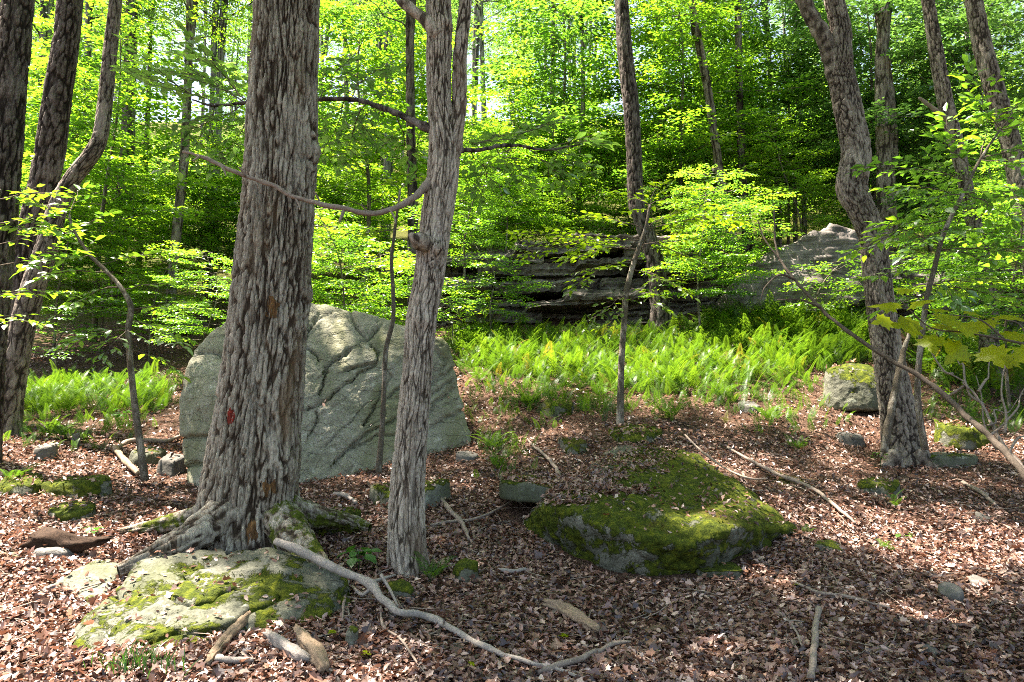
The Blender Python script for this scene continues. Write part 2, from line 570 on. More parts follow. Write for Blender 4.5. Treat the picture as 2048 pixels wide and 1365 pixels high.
def ground(px, py):
    """where the rays of photo pixels meet the hillside"""
    px = np.atleast_1d(np.asarray(px, float))
    py = np.atleast_1d(np.asarray(py, float))
    u, v = (px - 1024) / FPX, (682.5 - py) / FPX
    dy = math.cos(PITCH) - v * math.sin(PITCH)
    dz = (math.sin(PITCH) + v * math.cos(PITCH)) / dy
    dx = u / dy
    y = np.full(len(px), 2.4)
    done = np.zeros(len(px), bool)
    step = 0.06
    for _ in range(300):
        z = CAM_Z + dz * y
        hit = z <= HF(dx * y, y)
        done |= hit
        if done.all():
            break
        y = np.where(done, y, y * 1.012)
    return np.stack([dx * y, y, HF(dx * y, y)], 1)


def G(px, py):
    return ground(px, py)[0]


def axis(lo, a, b, hi, d, grow):
    mid = np.arange(a, b, d)
    L, x, s = [], a, d
    while x > lo:
        s *= grow
        x -= s
        L.append(x)
    Rr, x, s = [], mid[-1], d
    while x < hi:
        s *= grow
        x += s
        Rr.append(x)
    return np.r_[L[::-1], mid, Rr]


gx = axis(-140, -6.5, 6.5, 140, 0.07, 1.06)
gy = axis(-90, 2.6, 12.5, 190, 0.065, 1.05)
X, Y = np.meshgrid(gx, gy)
gz = H(X.ravel(), Y.ravel())
gp = np.stack([X.ravel(), Y.ravel(), gz], 1)
near = np.clip((16 - Y.ravel()) / 6, 0, 1)
gp[:, 2] += near * (0.018 * fbm(gp * 11, 3) + 0.012 * noise(gp * 31))
ii = (np.arange(len(gy) - 1)[:, None] * len(gx) + np.arange(len(gx) - 1)[None]).ravel()
quads = np.stack([ii, ii + 1, ii + 1 + len(gx), ii + len(gx)], 1)
green = np.clip(0.75 + (gp[:, 1] - 14) * 0.3, 0.75, 3)
o = put('ground', mk_mesh('ground', gp, [quads], {'green': green}), M['ground'])
tag(o, 'brown leaf covered forest hillside rising away', 'ground', kind='structure')

# ------------------------------------------------------------------ rocks
_ico = {}


def ico(sub):
    if sub not in _ico:
        bm = bmesh.new()
        bmesh.ops.create_icosphere(bm, subdivisions=sub, radius=1.0)
        v = np.array([x.co[:] for x in bm.verts])
        f = np.array([[x.index for x in q.verts] for q in bm.faces])
        bm.free()
        _ico[sub] = (v, f)
    return _ico[sub]


def vnormals(v, f):
    fn = np.cross(v[f[:, 1]] - v[f[:, 0]], v[f[:, 2]] - v[f[:, 0]])
    n = np.zeros_like(v)
    for k in range(3):
        np.add.at(n, f[:, k], fn)
    return unit(n)


def rock(pts, sub=5, p=16, seed=0, disp=((1.5, 0.06), (5, 0.02), (16, 0.007)), face=0.0, carve=None, moss=None, flat=None):
    """a boulder: the rounded convex hull of pts, weathered. returns geo, attributes"""
    pts = np.asarray(pts, float)
    bm = bmesh.new()
    for q in pts:
        bm.verts.new(q)
    bmesh.ops.convex_hull(bm, input=bm.verts)
    bm.normal_update()
    pl = [(np.array(q.normal[:]), np.array(q.verts[0].co[:])) for q in bm.faces]
    bm.free()
    c = (pts.min(0) + pts.max(0)) / 2
    c = 0.5 * c + 0.5 * pts.mean(0)
    ext = (pts.max(0) - pts.min(0)) / 2
    v, f = ico(sub)
    v = v.copy()
    if face:
        v[:, 1] -= face
        v = unit(v)
    d = v * ext
    acc = np.zeros(len(d))
    for n, q in pl:
        dist = np.dot(n, q - c)
        if dist < 1e-4:
            continue
        acc += np.maximum(d @ n / dist, 0) ** p
    pos_ = c + d * (acc ** (-1 / p))[:, None]
    off = seed * 13.7
    for fr, am in disp:
        pos_ = pos_ + vnormals(pos_, f) * (am * fbm(pos_ * fr + off, 3) * 1.8)[:, None]
    if carve is not None:
        pos_ = pos_ + vnormals(pos_, f) * carve(pos_)[:, None]
    nr = vnormals(pos_, f)
    mo = np.zeros(len(pos_)) if moss is None else moss(pos_, nr)
    if moss is not None:
        lump = np.clip(mo, 0, 1) * (0.5 + fbm(pos_ * 22 + off, 3)) * 0.014
        pos_ = pos_ + nr * np.maximum(lump, 0)[:, None]
    return (pos_, [f]), {'moss': mo}


ROCKS = []


def add_rock(name, label, pts, mat, cat='rock', parent=None, group=None, **kw):
    geo, at = rock(pts, **kw)
    o = build(name, geo, mat, parent, attrs=at)
    if parent is None:
        tag(o, label, cat, group)
    ROCKS.append(geo)
    return o


def outline(pix, Y0, Y1=None, back=0.8, drop=0.0):
    """hull points: photo outline at its distance and the same outline set back"""
    a = [W(x, y, Y0 if len(q) == 0 else q[0]) for x, y, *q in pix]
    b = [np.array(q) + (0, back, drop) for q in a]
    return a + b


# --- the big grey boulder behind the two near trees
BF = [(352, 800, 7.15), (356, 985, 6.95), (366, 700, 7.45), (412, 660, 7.6), (470, 622, 7.75), (615, 602, 7.95), (690, 612, 8.0), (800, 645, 8.05), (898, 676, 8.15),
      (948, 880, 8.1), (925, 950, 7.95), (640, 1010, 7.1)]
pts = [W(x, y, q) for x, y, q in BF]
pts += [W(430, 780, 7.0), W(455, 990, 6.85)]
pts += [W(x, y, q) + np.array((dx, 1.7, -0.15)) for x, y, q, dx in ((380, 800, 7.3, .3), (470, 640, 7.8, .2), (690, 630, 8.0, 0), (890, 700, 8.1, -.3), (930, 930, 8.1, -.3), (400, 960, 7, .3))]

CR = [[(668, 925), (690, 905), (735, 868), (770, 850), (800, 832), (830, 790), (845, 770)], [(615, 818), (650, 800), (690, 770), (720, 745), (750, 730), (758, 705), (742, 688)],
      [(690, 742), (715, 732), (748, 726)], [(605, 690), (616, 665), (628, 636)], [(612, 692), (628, 705), (640, 720)], [(730, 850), (755, 800), (765, 775)],
      [(640, 790), (655, 742), (650, 735)], [(700, 610), (715, 655), (735, 680), (755, 655)], [(860, 770), (885, 755), (905, 738)], [(855, 830), (880, 800), (905, 780)], [(855, 860), (890, 838), (915, 825), (935, 815)],
      [(690, 905), (760, 870), (790, 868)], [(620, 870), (632, 840), (632, 825)], [(360, 877), (400, 873), (440, 878)], [(372, 935), (395, 925), (430, 940)], [(400, 705), (425, 703), (440, 708)], [(870, 700), (893, 720), (888, 745), (865, 762)],
      [(645, 745), (670, 720), (700, 700)], [(855, 800), (870, 785), (905, 760)], [(775, 795), (800, 775), (830, 762)]]
segs = []
for c in CR:
    q = np.array([W(x, y, 7.6) for x, y in c])
    for a, b in zip(q[:-1], q[1:]):
        segs.append((a, b))


def carve_boulder(p):
    # cracks traced on the face, measured as seen along the view direction; only on the front
    s = 7.6 / p[:, 1]
    qx, qz = p[:, 0] * s, CAM_Z + (p[:, 2] - CAM_Z) * s
    w1 = fbm(p * 9, 3) * 0.05
    qx = qx + w1
    qz = qz + fbm(p * 9 + 40, 3) * 0.05
    out = np.zeros(len(p))
    side = np.zeros(len(p))
    for a, b in segs:
        ax, az, bx, bz = a[0], a[2], b[0], b[2]
        L2 = (bx - ax) ** 2 + (bz - az) ** 2
        t = np.clip(((qx - ax) * (bx - ax) + (qz - az) * (bz - az)) / L2, 0, 1)
        dd = np.hypot(qx - ax - t * (bx - ax), qz - az - t * (bz - az))
        sg = (qx - ax) * (bz - az) - (qz - az) * (bx - ax)
        out = np.maximum(out, np.exp(-(dd / 0.014) ** 2))
        side = np.maximum(side, np.exp(-(dd / 0.11) ** 2) * (sg > 0))
    # random hairline cracks along the same diagonal grain
    g = np.stack([p[:, 0] * 1.0 - p[:, 2] * 0.9, p[:, 1] * 0.5, (p[:, 0] * 0.8 + p[:, 2]) * 0.45], 1)
    n = noise(g * 3.2 + fbm(p * 3, 2)[:, None] * 0.8)
    out = np.maximum(out, 0.5 * np.exp(-(n / 0.02) ** 2) * (fbm(p * 1.3 + 9, 2) > 0.02))
    front = p[:, 1] < 8.3
    f1, f2, cid = voro(g * np.array((2.4, 2.4, 1.5)) + 0.5 * fbm(p * 2.1, 3)[:, None])
    facet = 0.055 * (cid - 0.5) * np.clip((f2 - f1) / 0.06, 0, 1)
    return -(0.060 * out + 0.022 * side) * front + 0.012 * fbm(g * 2.2, 3) + 0.55 * facet


def moss_boulder(p, n):
    low = np.clip((1.25 - p[:, 2]) * 1.2, 0, 0.5)
    top = np.clip(n[:, 2] - 0.35, 0, 1) * 1.4
    right = np.clip(n[:, 0] - 0.45, 0, 1) * 1.5
    return low + top + right


add_rock('boulder', 'huge grey slab boulder with diagonal cracks behind the two near trunks', pts, M['boulder'], 'boulder', sub=7, p=42, seed=1, face=0.45,
         disp=((0.9, 0.035), (3.5, 0.018), (11, 0.010), (30, 0.005)), carve=carve_boulder, moss=moss_boulder)


def slab_pts(px0, px1, py_top, py_bot, Y, depth=0.6, tilt=0.0):
    """rough block hull seen between pixels px0..px1, py_top..py_bot at distance Y"""
    a, b = W(px0, py_top, Y), W(px1, py_top + tilt, Y)
    c, d = W(px0 - 3, py_bot, Y), W(px1 + 3, py_bot + tilt, Y)
    o_ = np.array((0, depth, 0.0))
    return [a, b, c, d, a + o_, b + o_, c + o_, d + o_]


def mossy(amount, up=0.9):
    return lambda p, n: amount + up * np.clip(n[:, 2], 0, 1)


# --- the low mossy boulder, right of centre
MB = [(1090, 1035, 5.55), (1160, 1105, 5.2), (1290, 1150, 5.05), (1400, 1158, 5.0), (1475, 1145, 5.1), (1600, 1050, 5.75),
      (1085, 1005, 5.75), (1140, 1025, 5.25), (1290, 1082, 4.96), (1405, 1092, 4.9), (1475, 1055, 5.1), (1500, 960, 6.1), (1560, 1000, 5.85), (1400, 885, 7.3), (1250, 850, 8.0), (1190, 900, 7.4), (1075, 975, 6.2)]
pts = [W(*q) + np.array((0, 0, 0.0 if 6 <= k <= 10 else (-0.15 if k > 10 else -0.04))) for k, q in enumerate(MB)]
pts = [q + np.array((0, 0.16, 0.0)) if k < 5 else q for k, q in enumerate(pts)]
pts += [q + np.array((0, 0.22, -0.35)) for q in pts[:6]] + [W(1600, 1040, 6.3) + np.array((0, 0, -0.3)), W(1010, 1000, 6.4) + np.array((0, 0, -.4)), W(1400, 885, 7.3) + np.array((0, 0, -.4))]


def carve_moss(p):
    f1, f2, _ = voro(p * 7.5 + 0.15 * fbm(p * 6, 2)[:, None])
    g1, g2, _ = voro(p * 17)
    dome = np.sqrt(np.maximum(0, 1 - (f1 / 0.75) ** 2)) * 0.035 + np.sqrt(np.maximum(0, 1 - (g1 / 0.8) ** 2)) * 0.014
    return dome - 0.03 + 0.03 * fbm(p * 2.2, 3)


add_rock('mossy_boulder', 'low moss covered boulder sunk in the leaves right of the forked tree', pts, M['mossrock'], 'boulder', sub=7, p=44, seed=2,
         disp=((1.2, 0.05), (4, 0.022), (13, 0.010)), face=0.25, carve=carve_moss,
         moss=lambda p, n: 0.62 + 0.2 * n[:, 2] + 0.4 * fbm(p * 2.6, 3) - 0.9 * np.clip(-p[:, 0] + 0.75 + 0.5 * (p[:, 1] - 6.0), 0, 0.6) * (n[:, 2] > 0.6))
add_rock('rock', 'thin mossy grey flagstone lying at the left edge of the low moss covered boulder', slab_pts(1000, 1150, 965, 1000, 6.05, 0.9, 12), M['mossrock'], sub=5, seed=3, p=24,
         moss=mossy(0.05, 0.6), disp=((2, .05), (7, .02)))
add_rock('rock', 'flat dark mossy stone under the front lip of the low moss covered boulder', slab_pts(1400, 1490, 1140, 1165, 4.98, 0.4), M['mossrock'], sub=4, seed=4, moss=mossy(0.2))

# --- the rock under the big tree, front left
FR = [(118, 1345, 3.75), (160, 1240, 4.25), (290, 1138, 4.75), (470, 1098, 5.0), (560, 1105, 4.95), (700, 1165, 4.75), (690, 1250, 4.35), (560, 1262, 4.2), (430, 1270, 4.1), (330, 1300, 3.9), (180, 1362, 3.65)]
pts = [W(*q) + np.array((0, 0, 0.07)) for q in FR]
pts += [q + np.array((0.0, 0.0, -0.35)) for q in pts] + [W(420, 1180, 4.6), W(300, 1190, 4.5), W(610, 1180, 4.6)]
add_rock('rock', 'broad lichen and moss patched slab under the roots of the big furrowed tree', pts, M['mossrock'], 'boulder', sub=6, p=18, seed=5, disp=((1.6, .07), (5, .03), (15, .012)),
         face=0.2, carve=lambda p: 0.03 * np.abs(noise(p * 11)) - 0.05 * np.exp(-(noise(p * np.array((2.2, 2.6, 2))) / 0.03) ** 2), moss=lambda p, n: 0.47 + 0.5 * fbm(p * 1.7, 2))
LR = [(20, 1255, 4.2), (60, 1190, 4.5), (200, 1110, 4.95), (250, 1120, 4.9), (240, 1170, 4.7), (130, 1270, 4.15)]
pts = [W(*q) for q in LR]
add_rock('rock', 'mossy rock hump in sunlight left of the slab under the big tree', pts + [q - np.array((0, 0, .3)) for q in pts] + [W(140, 1170, 4.6)], M['mossrock'], sub=5, seed=6, moss=lambda p, n: 0.35 + 0 * p[:, 0])
pts = [W(*q) for q in ((-60, 1160, 4.7), (0, 1095, 5.1), (110, 1105, 5.05), (80, 1150, 4.8), (-20, 1190, 4.6))]
add_rock('rock', 'grey mossy rock cut by the left edge below the rotten log', pts + [q - np.array((0, 0, .3)) for q in pts], M['mossrock'], sub=5, seed=7, moss=lambda p, n: 0.3 + 0 * p[:, 0])
add_rock('stone', 'rounded pale grey stone under the dark rotten log', slab_pts(62, 130, 1100, 1140, 5.0, 0.3), M['stone'], sub=4, seed=8, p=8)

# white, mossy and small stones
def flat_stone(label, px, py, w, h, mat='stone', seed=0, moss=-0.2, name='stone', depth=None, thick=0.10, p=26, sub=4):
    g = G(px, py)
    s = g[1] / FPX
    wx = w * s / 2
    d = depth or wx * 1.1
    hz = max(h * s, 0.02)
    r = rg(seed + 90)
    ang = np.arange(9) * 2 * math.pi / 9 + r.uniform(0, 1)
    rad = r.uniform(0.7, 1.05, 9)
    top = np.stack([np.cos(ang) * rad * wx * 0.92, np.sin(ang) * rad * d * 0.85, np.full(9, hz)], 1)
    low = np.stack([np.cos(ang) * rad * wx, np.sin(ang) * rad * d, np.full(9, -thick)], 1)
    top[:, 2] += top[:, 1] * 0.22 + r.normal(0, 0.16, 9) * hz + top[:, 0] * r.normal(0, .15)
    pts = np.vstack([top, low]) + g
    return add_rock(name, label, pts, M[mat], 'rock', sub=sub, p=p, seed=seed, disp=((4, min(wx, .2) * .12), (14, min(wx, .2) * .05)), moss=mossy(moss, 0.5))


flat_stone('white sunlit stone leaning at the left foot of the huge boulder', 345, 945, 62, 30, 'stone', 20, -0.6, depth=0.16)
flat_stone('small mossy block between the bent sapling and the huge boulder', 300, 925, 80, 22, 'mossrock', 21, 0.0)
flat_stone('long low mossy rock in sunlight on the left slope', 150, 985, 150, 24, 'mossrock', 22, 0.5, depth=0.25)
flat_stone('thin moss capped stone at the left end of the long low mossy rock', 45, 988, 110, 20, 'mossrock', 23, 0.45, depth=0.25)
flat_stone('narrow yellow mossy rock between the long low mossy rock and the rotten log', 150, 1040, 110, 20, 'mossrock', 24, 0.45, depth=0.2)
flat_stone('brown humped stone on the left slope above the long low mossy rock', 90, 915, 50, 20, 'stone', 25)
flat_stone('small upright grey stone on the left slope below the ferns', 150, 893, 18, 22, 'stone', 26)
flat_stone('mossy root stone right of the big furrowed trunk', 665, 1070, 130, 36, 'mossrock', 27, 0.5, depth=0.18)
flat_stone('dark overhanging flat rock behind the foot of the forked tree', 815, 1000, 190, 26, 'mossrock', 28, 0.25, depth=0.3)
flat_stone('little mossy stone at the foot of the forked tree, in front', 800, 1195, 60, 22, 'mossrock', 29, 0.4, depth=0.1)
flat_stone('moss cushioned stone right of the forked tree foot, by the fern', 930, 1160, 60, 26, 'mossrock', 30, 0.4, depth=0.12)
flat_stone('lichen grey boulder with a moss cap left of the leaning right tree', 1712, 818, 150, 76, 'mossrock', 31, 0.24, depth=0.5, sub=6, p=10)
flat_stone('bright yellow moss capped rock at the right edge behind the leaning tree', 1925, 890, 110, 28, 'mossrock', 32, 0.5, depth=0.3)
flat_stone('dark slate slab with moss right of the leaning tree foot', 1900, 925, 120, 14, 'mossrock', 33, 0.0, depth=0.2)
flat_stone('flat green mossy stone in leaves below the leaning tree', 1760, 985, 100, 16, 'mossrock', 34, 0.3, depth=0.2)
flat_stone('grey slate above the single green fern', 1700, 885, 70, 12, 'stone', 35)
flat_stone('pale flat stone in the sunlit leaves at right', 1968, 1043, 44, 8, 'stone', 36, -0.6)
flat_stone('pale pointed flat stone at the right edge below the sunlit leaves', 1960, 1172, 50, 10, 'stone', 37, -0.6)
flat_stone('brown wedge stone in shaded leaves at lower right', 1900, 1200, 60, 20, 'stone', 38, -0.5)
flat_stone('small dark mossy stone in leaves right of the low moss covered boulder', 1660, 1105, 70, 12, 'mossrock', 39, 0.2, depth=0.08)
flat_stone('dark flat stone in the shaded leaves at bottom right', 1860, 1305, 50, 8, 'stone', 40, -0.3)
flat_stone('small moss topped rock on the slope below the fern bank', 1115, 830, 70, 18, 'mossrock', 41, 0.35)
flat_stone('moss patch rock at the foot of the thin middle sapling', 1270, 875, 130, 10, 'mossrock', 42, 0.45, depth=0.35)
flat_stone('mossy stone upslope left of the low moss covered boulder', 1145, 900, 70, 16, 'mossrock', 43, 0.35, depth=0.2)
flat_stone('thin grey slate by the right foot of the huge boulder', 935, 915, 60, 8, 'stone', 44, -0.4)
flat_stone('grey slate showing through leaves on top of the low moss covered boulder', 1205, 985, 70, 14, 'stone', 45, -0.4)
flat_stone('green stone stub standing in leaves under the long pale branch', 705, 1300, 30, 30, 'mossrock', 46, 0.2)
flat_stone('pale slate slab on the slope right of the fern clumps', 1500, 820, 60, 10, 'stone', 47, -0.4)

# --- the layered rock ledges behind the ferns
def slab_geo(x0, x1, zt, zb, yf, depth, seed):
    """one bed of layered rock: broken front edge, sharp arrises"""
    r = rg(seed)
    n = max(6, int((x1 - x0) / 0.07))
    x = np.linspace(x0, x1, n) + np.r_[0, r.normal(0, .012, n - 2), 0]
    q = np.stack([x * 2.3, np.full(n, seed * 3.7), np.zeros(n)], 1)
    step = np.round(noise(q) * 6) / 6 * 0.28 + noise(q * 4) * 0.06
    tz = zt + 0.035 * noise(q * 1.4 + 9) + 0.01 * r.normal(0, 1, n)
    bz = zb + 0.03 * noise(q * 1.7 + 20) + 0.008 * r.normal(0, 1, n)
    rows = []
    m = 4
    for k in range(m + 1):
        t = k / m
        rows.append(np.stack([x, yf + step + 0.035 * r.normal(0, 1) + 0.02 * r.normal(0, 1, n) + 0.05 * math.sin(3.1 * t + seed), bz + (tz - bz) * t], 1))
    rows.append(np.stack([x, yf + step + 0.25, tz + 0.01 * r.normal(0, 1, n)], 1))
    rows.append(np.stack([x, np.full(n, yf + depth), tz], 1))
    rows.append(np.stack([x, np.full(n, yf + depth), bz], 1))
    V = np.stack(rows)
    K = len(rows)
    a = np.arange(K)[:, None] * n + np.arange(n - 1)[None]
    b = ((np.arange(K) + 1) % K)[:, None] * n + np.arange(n - 1)[None]
    quad = np.stack([a, a + 1, b + 1, b], -1).reshape(-1, 4)
    v = V.reshape(-1, 3)
    ends = []
    for e in (0, n - 1):
        c = len(v)
        v = np.vstack([v, V[:, e].mean(0)])
        ends += [(k * n + e, ((k + 1) % K) * n + e, c) if e else (((k + 1) % K) * n + e, k * n + e, c) for k in range(K)]
    return v, [quad, np.array(ends)]


def ledge(label, px0, px1, py_top, py_bot, Y0, Y1, rows, seed, cave=None, top_line=None, cat='rock ledge', blocks=(3, 6)):
    r = rg(seed)
    base = W((px0 + px1) / 2, py_bot, (Y0 + Y1) / 2)
    root = empty('rock_ledge', base, label, cat)
    py = py_bot + 14.0
    hs = r.uniform(0.5, 1.6, rows)
    hs = hs / hs.sum() * (py_bot + 14 - py_top)
    tilt = r.uniform(-8, 8)
    for k in range(rows):
        nb = r.integers(blocks[0], blocks[1] + 1)
        cuts = np.sort(r.uniform(0.08, 0.92, nb - 1))
        cuts = np.r_[0, cuts, 1] + r.uniform(-0.04, 0.04, nb + 1)
        for a, b in zip(cuts[:-1], cuts[1:]):
            xa, xb = px0 + a * (px1 - px0), px0 + b * (px1 - px0)
            mid = (xa + xb) / 2
            tl = py_top if top_line is None else np.interp(mid, *zip(*top_line))
            if py - hs[k] * 0.5 < tl:
                continue
            Yb = Y0 + (Y1 - Y0) * (a + b) / 2 + r.normal(0, 0.24) - 0.12 * math.sin(k * 1.7)
            if cave and cave[0] < mid < cave[1] and cave[2] < py < cave[3]:
                Yb += 1.0
            ya, yb = W(xa, py - hs[k], Yb), W(xb, py - hs[k], Yb)
            d = np.array((0, 1.6, 0.0))
            la, lb = W(xa, py + 2, Yb), W(xb, py + 2, Yb)
            geo = slab_geo(la[0], lb[0], (ya[2] + yb[2]) / 2, (la[2] + lb[2]) / 2, Yb, 1.6, seed * 10 + k * 5 + int(a * 50))
            up = np.zeros(len(geo[0])) + 0.12
            o = build('slab', geo, M['ledge'], root, origin=geo[0].mean(0), attrs={'moss': up}, smooth=False)
            o.rotation_euler = (r.normal(0, .03), r.normal(0, .04), r.normal(0, .10))
        py -= hs[k]
    return root


ledge('long dark layered rock ledge with a cave shadow behind the fern bank', 850, 1425, 468, 662, 14.6, 13.9, 13, 101, cave=(1010, 1125, 590, 700),
      top_line=[(850, 540), (900, 500), (1000, 485), (1200, 478), (1290, 462), (1400, 455), (1425, 470)])
ledge('sloping grey layered outcrop behind the leaning right tree', 1425, 1800, 440, 640, 14.6, 13.4, 11, 102, top_line=[(1425, 600), (1500, 560), (1560, 525), (1650, 490), (1700, 480), (1800, 490)])
pts = [W(*q) for q in ((1440, 600, 13.4), (1525, 505, 13.3), (1600, 470, 13.2), (1665, 446, 13.2), (1730, 452, 13.2), (1745, 600, 12.9), (1600, 640, 12.8), (1450, 650, 13.2))]
add_rock('outcrop', 'pale sunlit sloping rock mass with a mossy back, left of the leaning tree', pts + [q + np.array((0.2, 2.4, -0.2)) for q in pts], M['ledge'], 'rock', sub=6, p=30, seed=61, face=0.4,
         disp=((1.0, .10), (4, .05), (12, .02)), carve=lambda p: 0.05 * (voro(p * np.array((1.3, 1.3, 4.5)))[2] - 0.5) + 0.04 * noise(p * np.array((2, 2, 18))), moss=lambda p, n: 0.1 + 0.5 * np.clip(n[:, 2], 0, 1))
ledge('shaded layered outcrop at the right edge behind the leaves', 1790, 2130, 510, 700, 13.6, 13.4, 9, 103, top_line=[(1790, 520), (2130, 540)])
ledge('dark layered rock bank left of the huge boulder behind the ferns', 60, 400, 640, 740, 15.2, 16.0, 6, 104, top_line=[(60, 690), (200, 660), (400, 650)])

# ------------------------------------------------------------------ foliage
OVATE = (np.array([(0, 0, 0), (.22, .19, .05), (.22, -.19, .05), (.22, 0, 0), (.55, .24, .06), (.55, -.24, .06), (.55, 0, .01), (1, 0, -.10)], float),
         [np.array([(0, 3, 1), (0, 2, 3), (4, 6, 7), (6, 5, 7)]), np.array([(3, 6, 4, 1), (2, 5, 6, 3)])])
RHOMB = (np.array([(0, 0, 0), (.48, .30, .07), (1, 0, -.06), (.48, -.30, .07)], float), [np.array([(0, 3, 2), (0, 2, 1)])])


def maple_template():
    a = [(0, 0), (-.10, .16), (.10, .24), (.02, .46), (.24, .38), (.32, .56), (.42, .36), (.56, .26), (.60, .12), (.72, .16), (1.0, 0)]
    up = a[1:-1]
    rim = [a[0]] + up + [a[-1]] + [(x, -y) for x, y in up[::-1]]
    v = [(x, y, -0.22 * (abs(y) ** 1.5) - 0.12 * x * x) for x, y in rim] + [(.34, 0, .03)]
    n = len(rim)
    return np.array(v, float), [np.array([(k, n, (k + 1) % n) for k in range(n)])]


MAPLE = maple_template()


def leaves(P, D, N, size, tmpl=RHOMB, rnd=None, curl=None, rng=None):
    """many leaves as one mesh: base points, directions, normals, lengths"""
    tv, tf = tmpl
    D = unit(D)
    S = unit(np.cross(N, D))
    N = np.cross(D, S)
    size = np.asarray(size)[:, None, None]
    z = tv[None, :, 2:3]
    if curl is not None:
        z = z + curl[:, None, None] * (np.abs(tv[None, :, 1:2]) * 1.6 + tv[None, :, 0:1] ** 2 * 0.4)
    v = P[:, None] + size * (tv[None, :, 0:1] * D[:, None] + tv[None, :, 1:2] * S[:, None] + z * N[:, None])
    k = len(tv)
    o = (np.arange(len(P)) * k)[:, None, None]
    f = [(a[None] + o).reshape(-1, a.shape[1]) for a in tf]
    rnd = np.repeat(rnd, k)
    return (v.reshape(-1, 3), f), rnd


UP = np.array((0, 0, 1.0))


class Foliage:
    """collects twigs (tubes) and leaves grown along them"""

    def __init__(s, seed, leaf=0.09, spacing=0.06, tilt=0.35, twig_r=0.004):
        s.r = rg(seed)
        s.leaf, s.spacing, s.tilt, s.twig_r = leaf, spacing, tilt, twig_r
        s.P, s.D, s.N, s.S, s.rn = [], [], [], [], []
        s.tubes = []

    def twig(s, a, b, n_leaves=None, droop=0.06, tubes=True, base_rnd=0.5):
        r = s.r
        L = np.linalg.norm(b - a)
        n = n_leaves or max(3, int(L / s.spacing))
        t = (np.arange(n) + 0.7) / n
        d = (b - a) / L
        side = unit(np.cross(d, UP))
        p = a + (b - a) * t[:, None]
        p[:, 2] -= droop * L * t ** 2
        sg = np.where(np.arange(n) % 2, 1.0, -1.0)[:, None]
        dirs = d * 0.75 + side * sg * 0.8 + r.normal(0, 0.22, (n, 3)) - UP * 0.12
        dirs[-1] = d - UP * 0.1
        nn = UP + r.normal(0, s.tilt, (n, 3))
        s.P.append(p)
        s.D.append(dirs)
        s.N.append(nn)
        s.S.append(s.leaf * r.uniform(0.6, 1.15, n) * (1 - 0.25 * t))
        s.rn.append(np.clip(base_rnd + r.normal(0, 0.17, n), 0, 1))
        if tubes:
            m = a + (b - a) * 0.5
            m[2] -= droop * L * 0.25
            e = b.copy()
            e[2] -= droop * L
            s.tubes.append(tube(np.array([a, m, e]), [s.twig_r * 1.2, s.twig_r, s.twig_r * 0.6], 3))

    def spray(s, a, direction, L, n_twig=None, radius=0.008, tubes=True, flat=0.12, base_rnd=None, rise=0.05):
        """a flat, layered leafy branch"""
        r = s.r
        d = unit(direction)
        br = np.clip(r.normal(0.5, 0.16), 0.1, 0.9) if base_rnd is None else base_rnd
        k = 7
        t = np.linspace(0, 1, k)
        wob = np.cumsum(r.normal(0, 0.035 * L, (k, 3)), 0) * np.array((1, 1, 0.4))
        wob -= wob[0]
        c = a + d * L * t[:, None] + wob
        c[:, 2] += L * (rise * t - 0.16 * t ** 2)
        s.tubes.append(tube(c, np.linspace(radius, radius * 0.3, k), 4))
        n = n_twig or max(5, int(L / 0.075))
        for i in range(n):
            tt = 0.18 + 0.82 * (i + r.uniform(0.2, 0.8)) / n
            x = tt * (k - 1)
            i0 = min(int(x), k - 2)
            p = c[i0] + (c[i0 + 1] - c[i0]) * (x - i0)
            loc = unit(c[i0 + 1] - c[i0])
            side = unit(np.cross(loc, UP)) * (1 if i % 2 else -1)
            tl = L * (0.42 * (1 - tt) + 0.14) * r.uniform(0.7, 1.2)
            td = unit(loc * 0.75 + side * 0.85 + UP * r.normal(0.02, flat))
            s.twig(p, p + td * tl, tubes=tubes, base_rnd=br)
        s.twig(c[-2], c[-1] + unit(c[-1] - c[-2]) * 0.12, tubes=False, base_rnd=br)
        return c

    def leaf_mesh(s, tmpl=RHOMB):
        return leaves(np.vstack(s.P), np.vstack(s.D), np.vstack(s.N), np.concatenate(s.S), tmpl, np.concatenate(s.rn))

    def wood(s):
        return join(s.tubes)


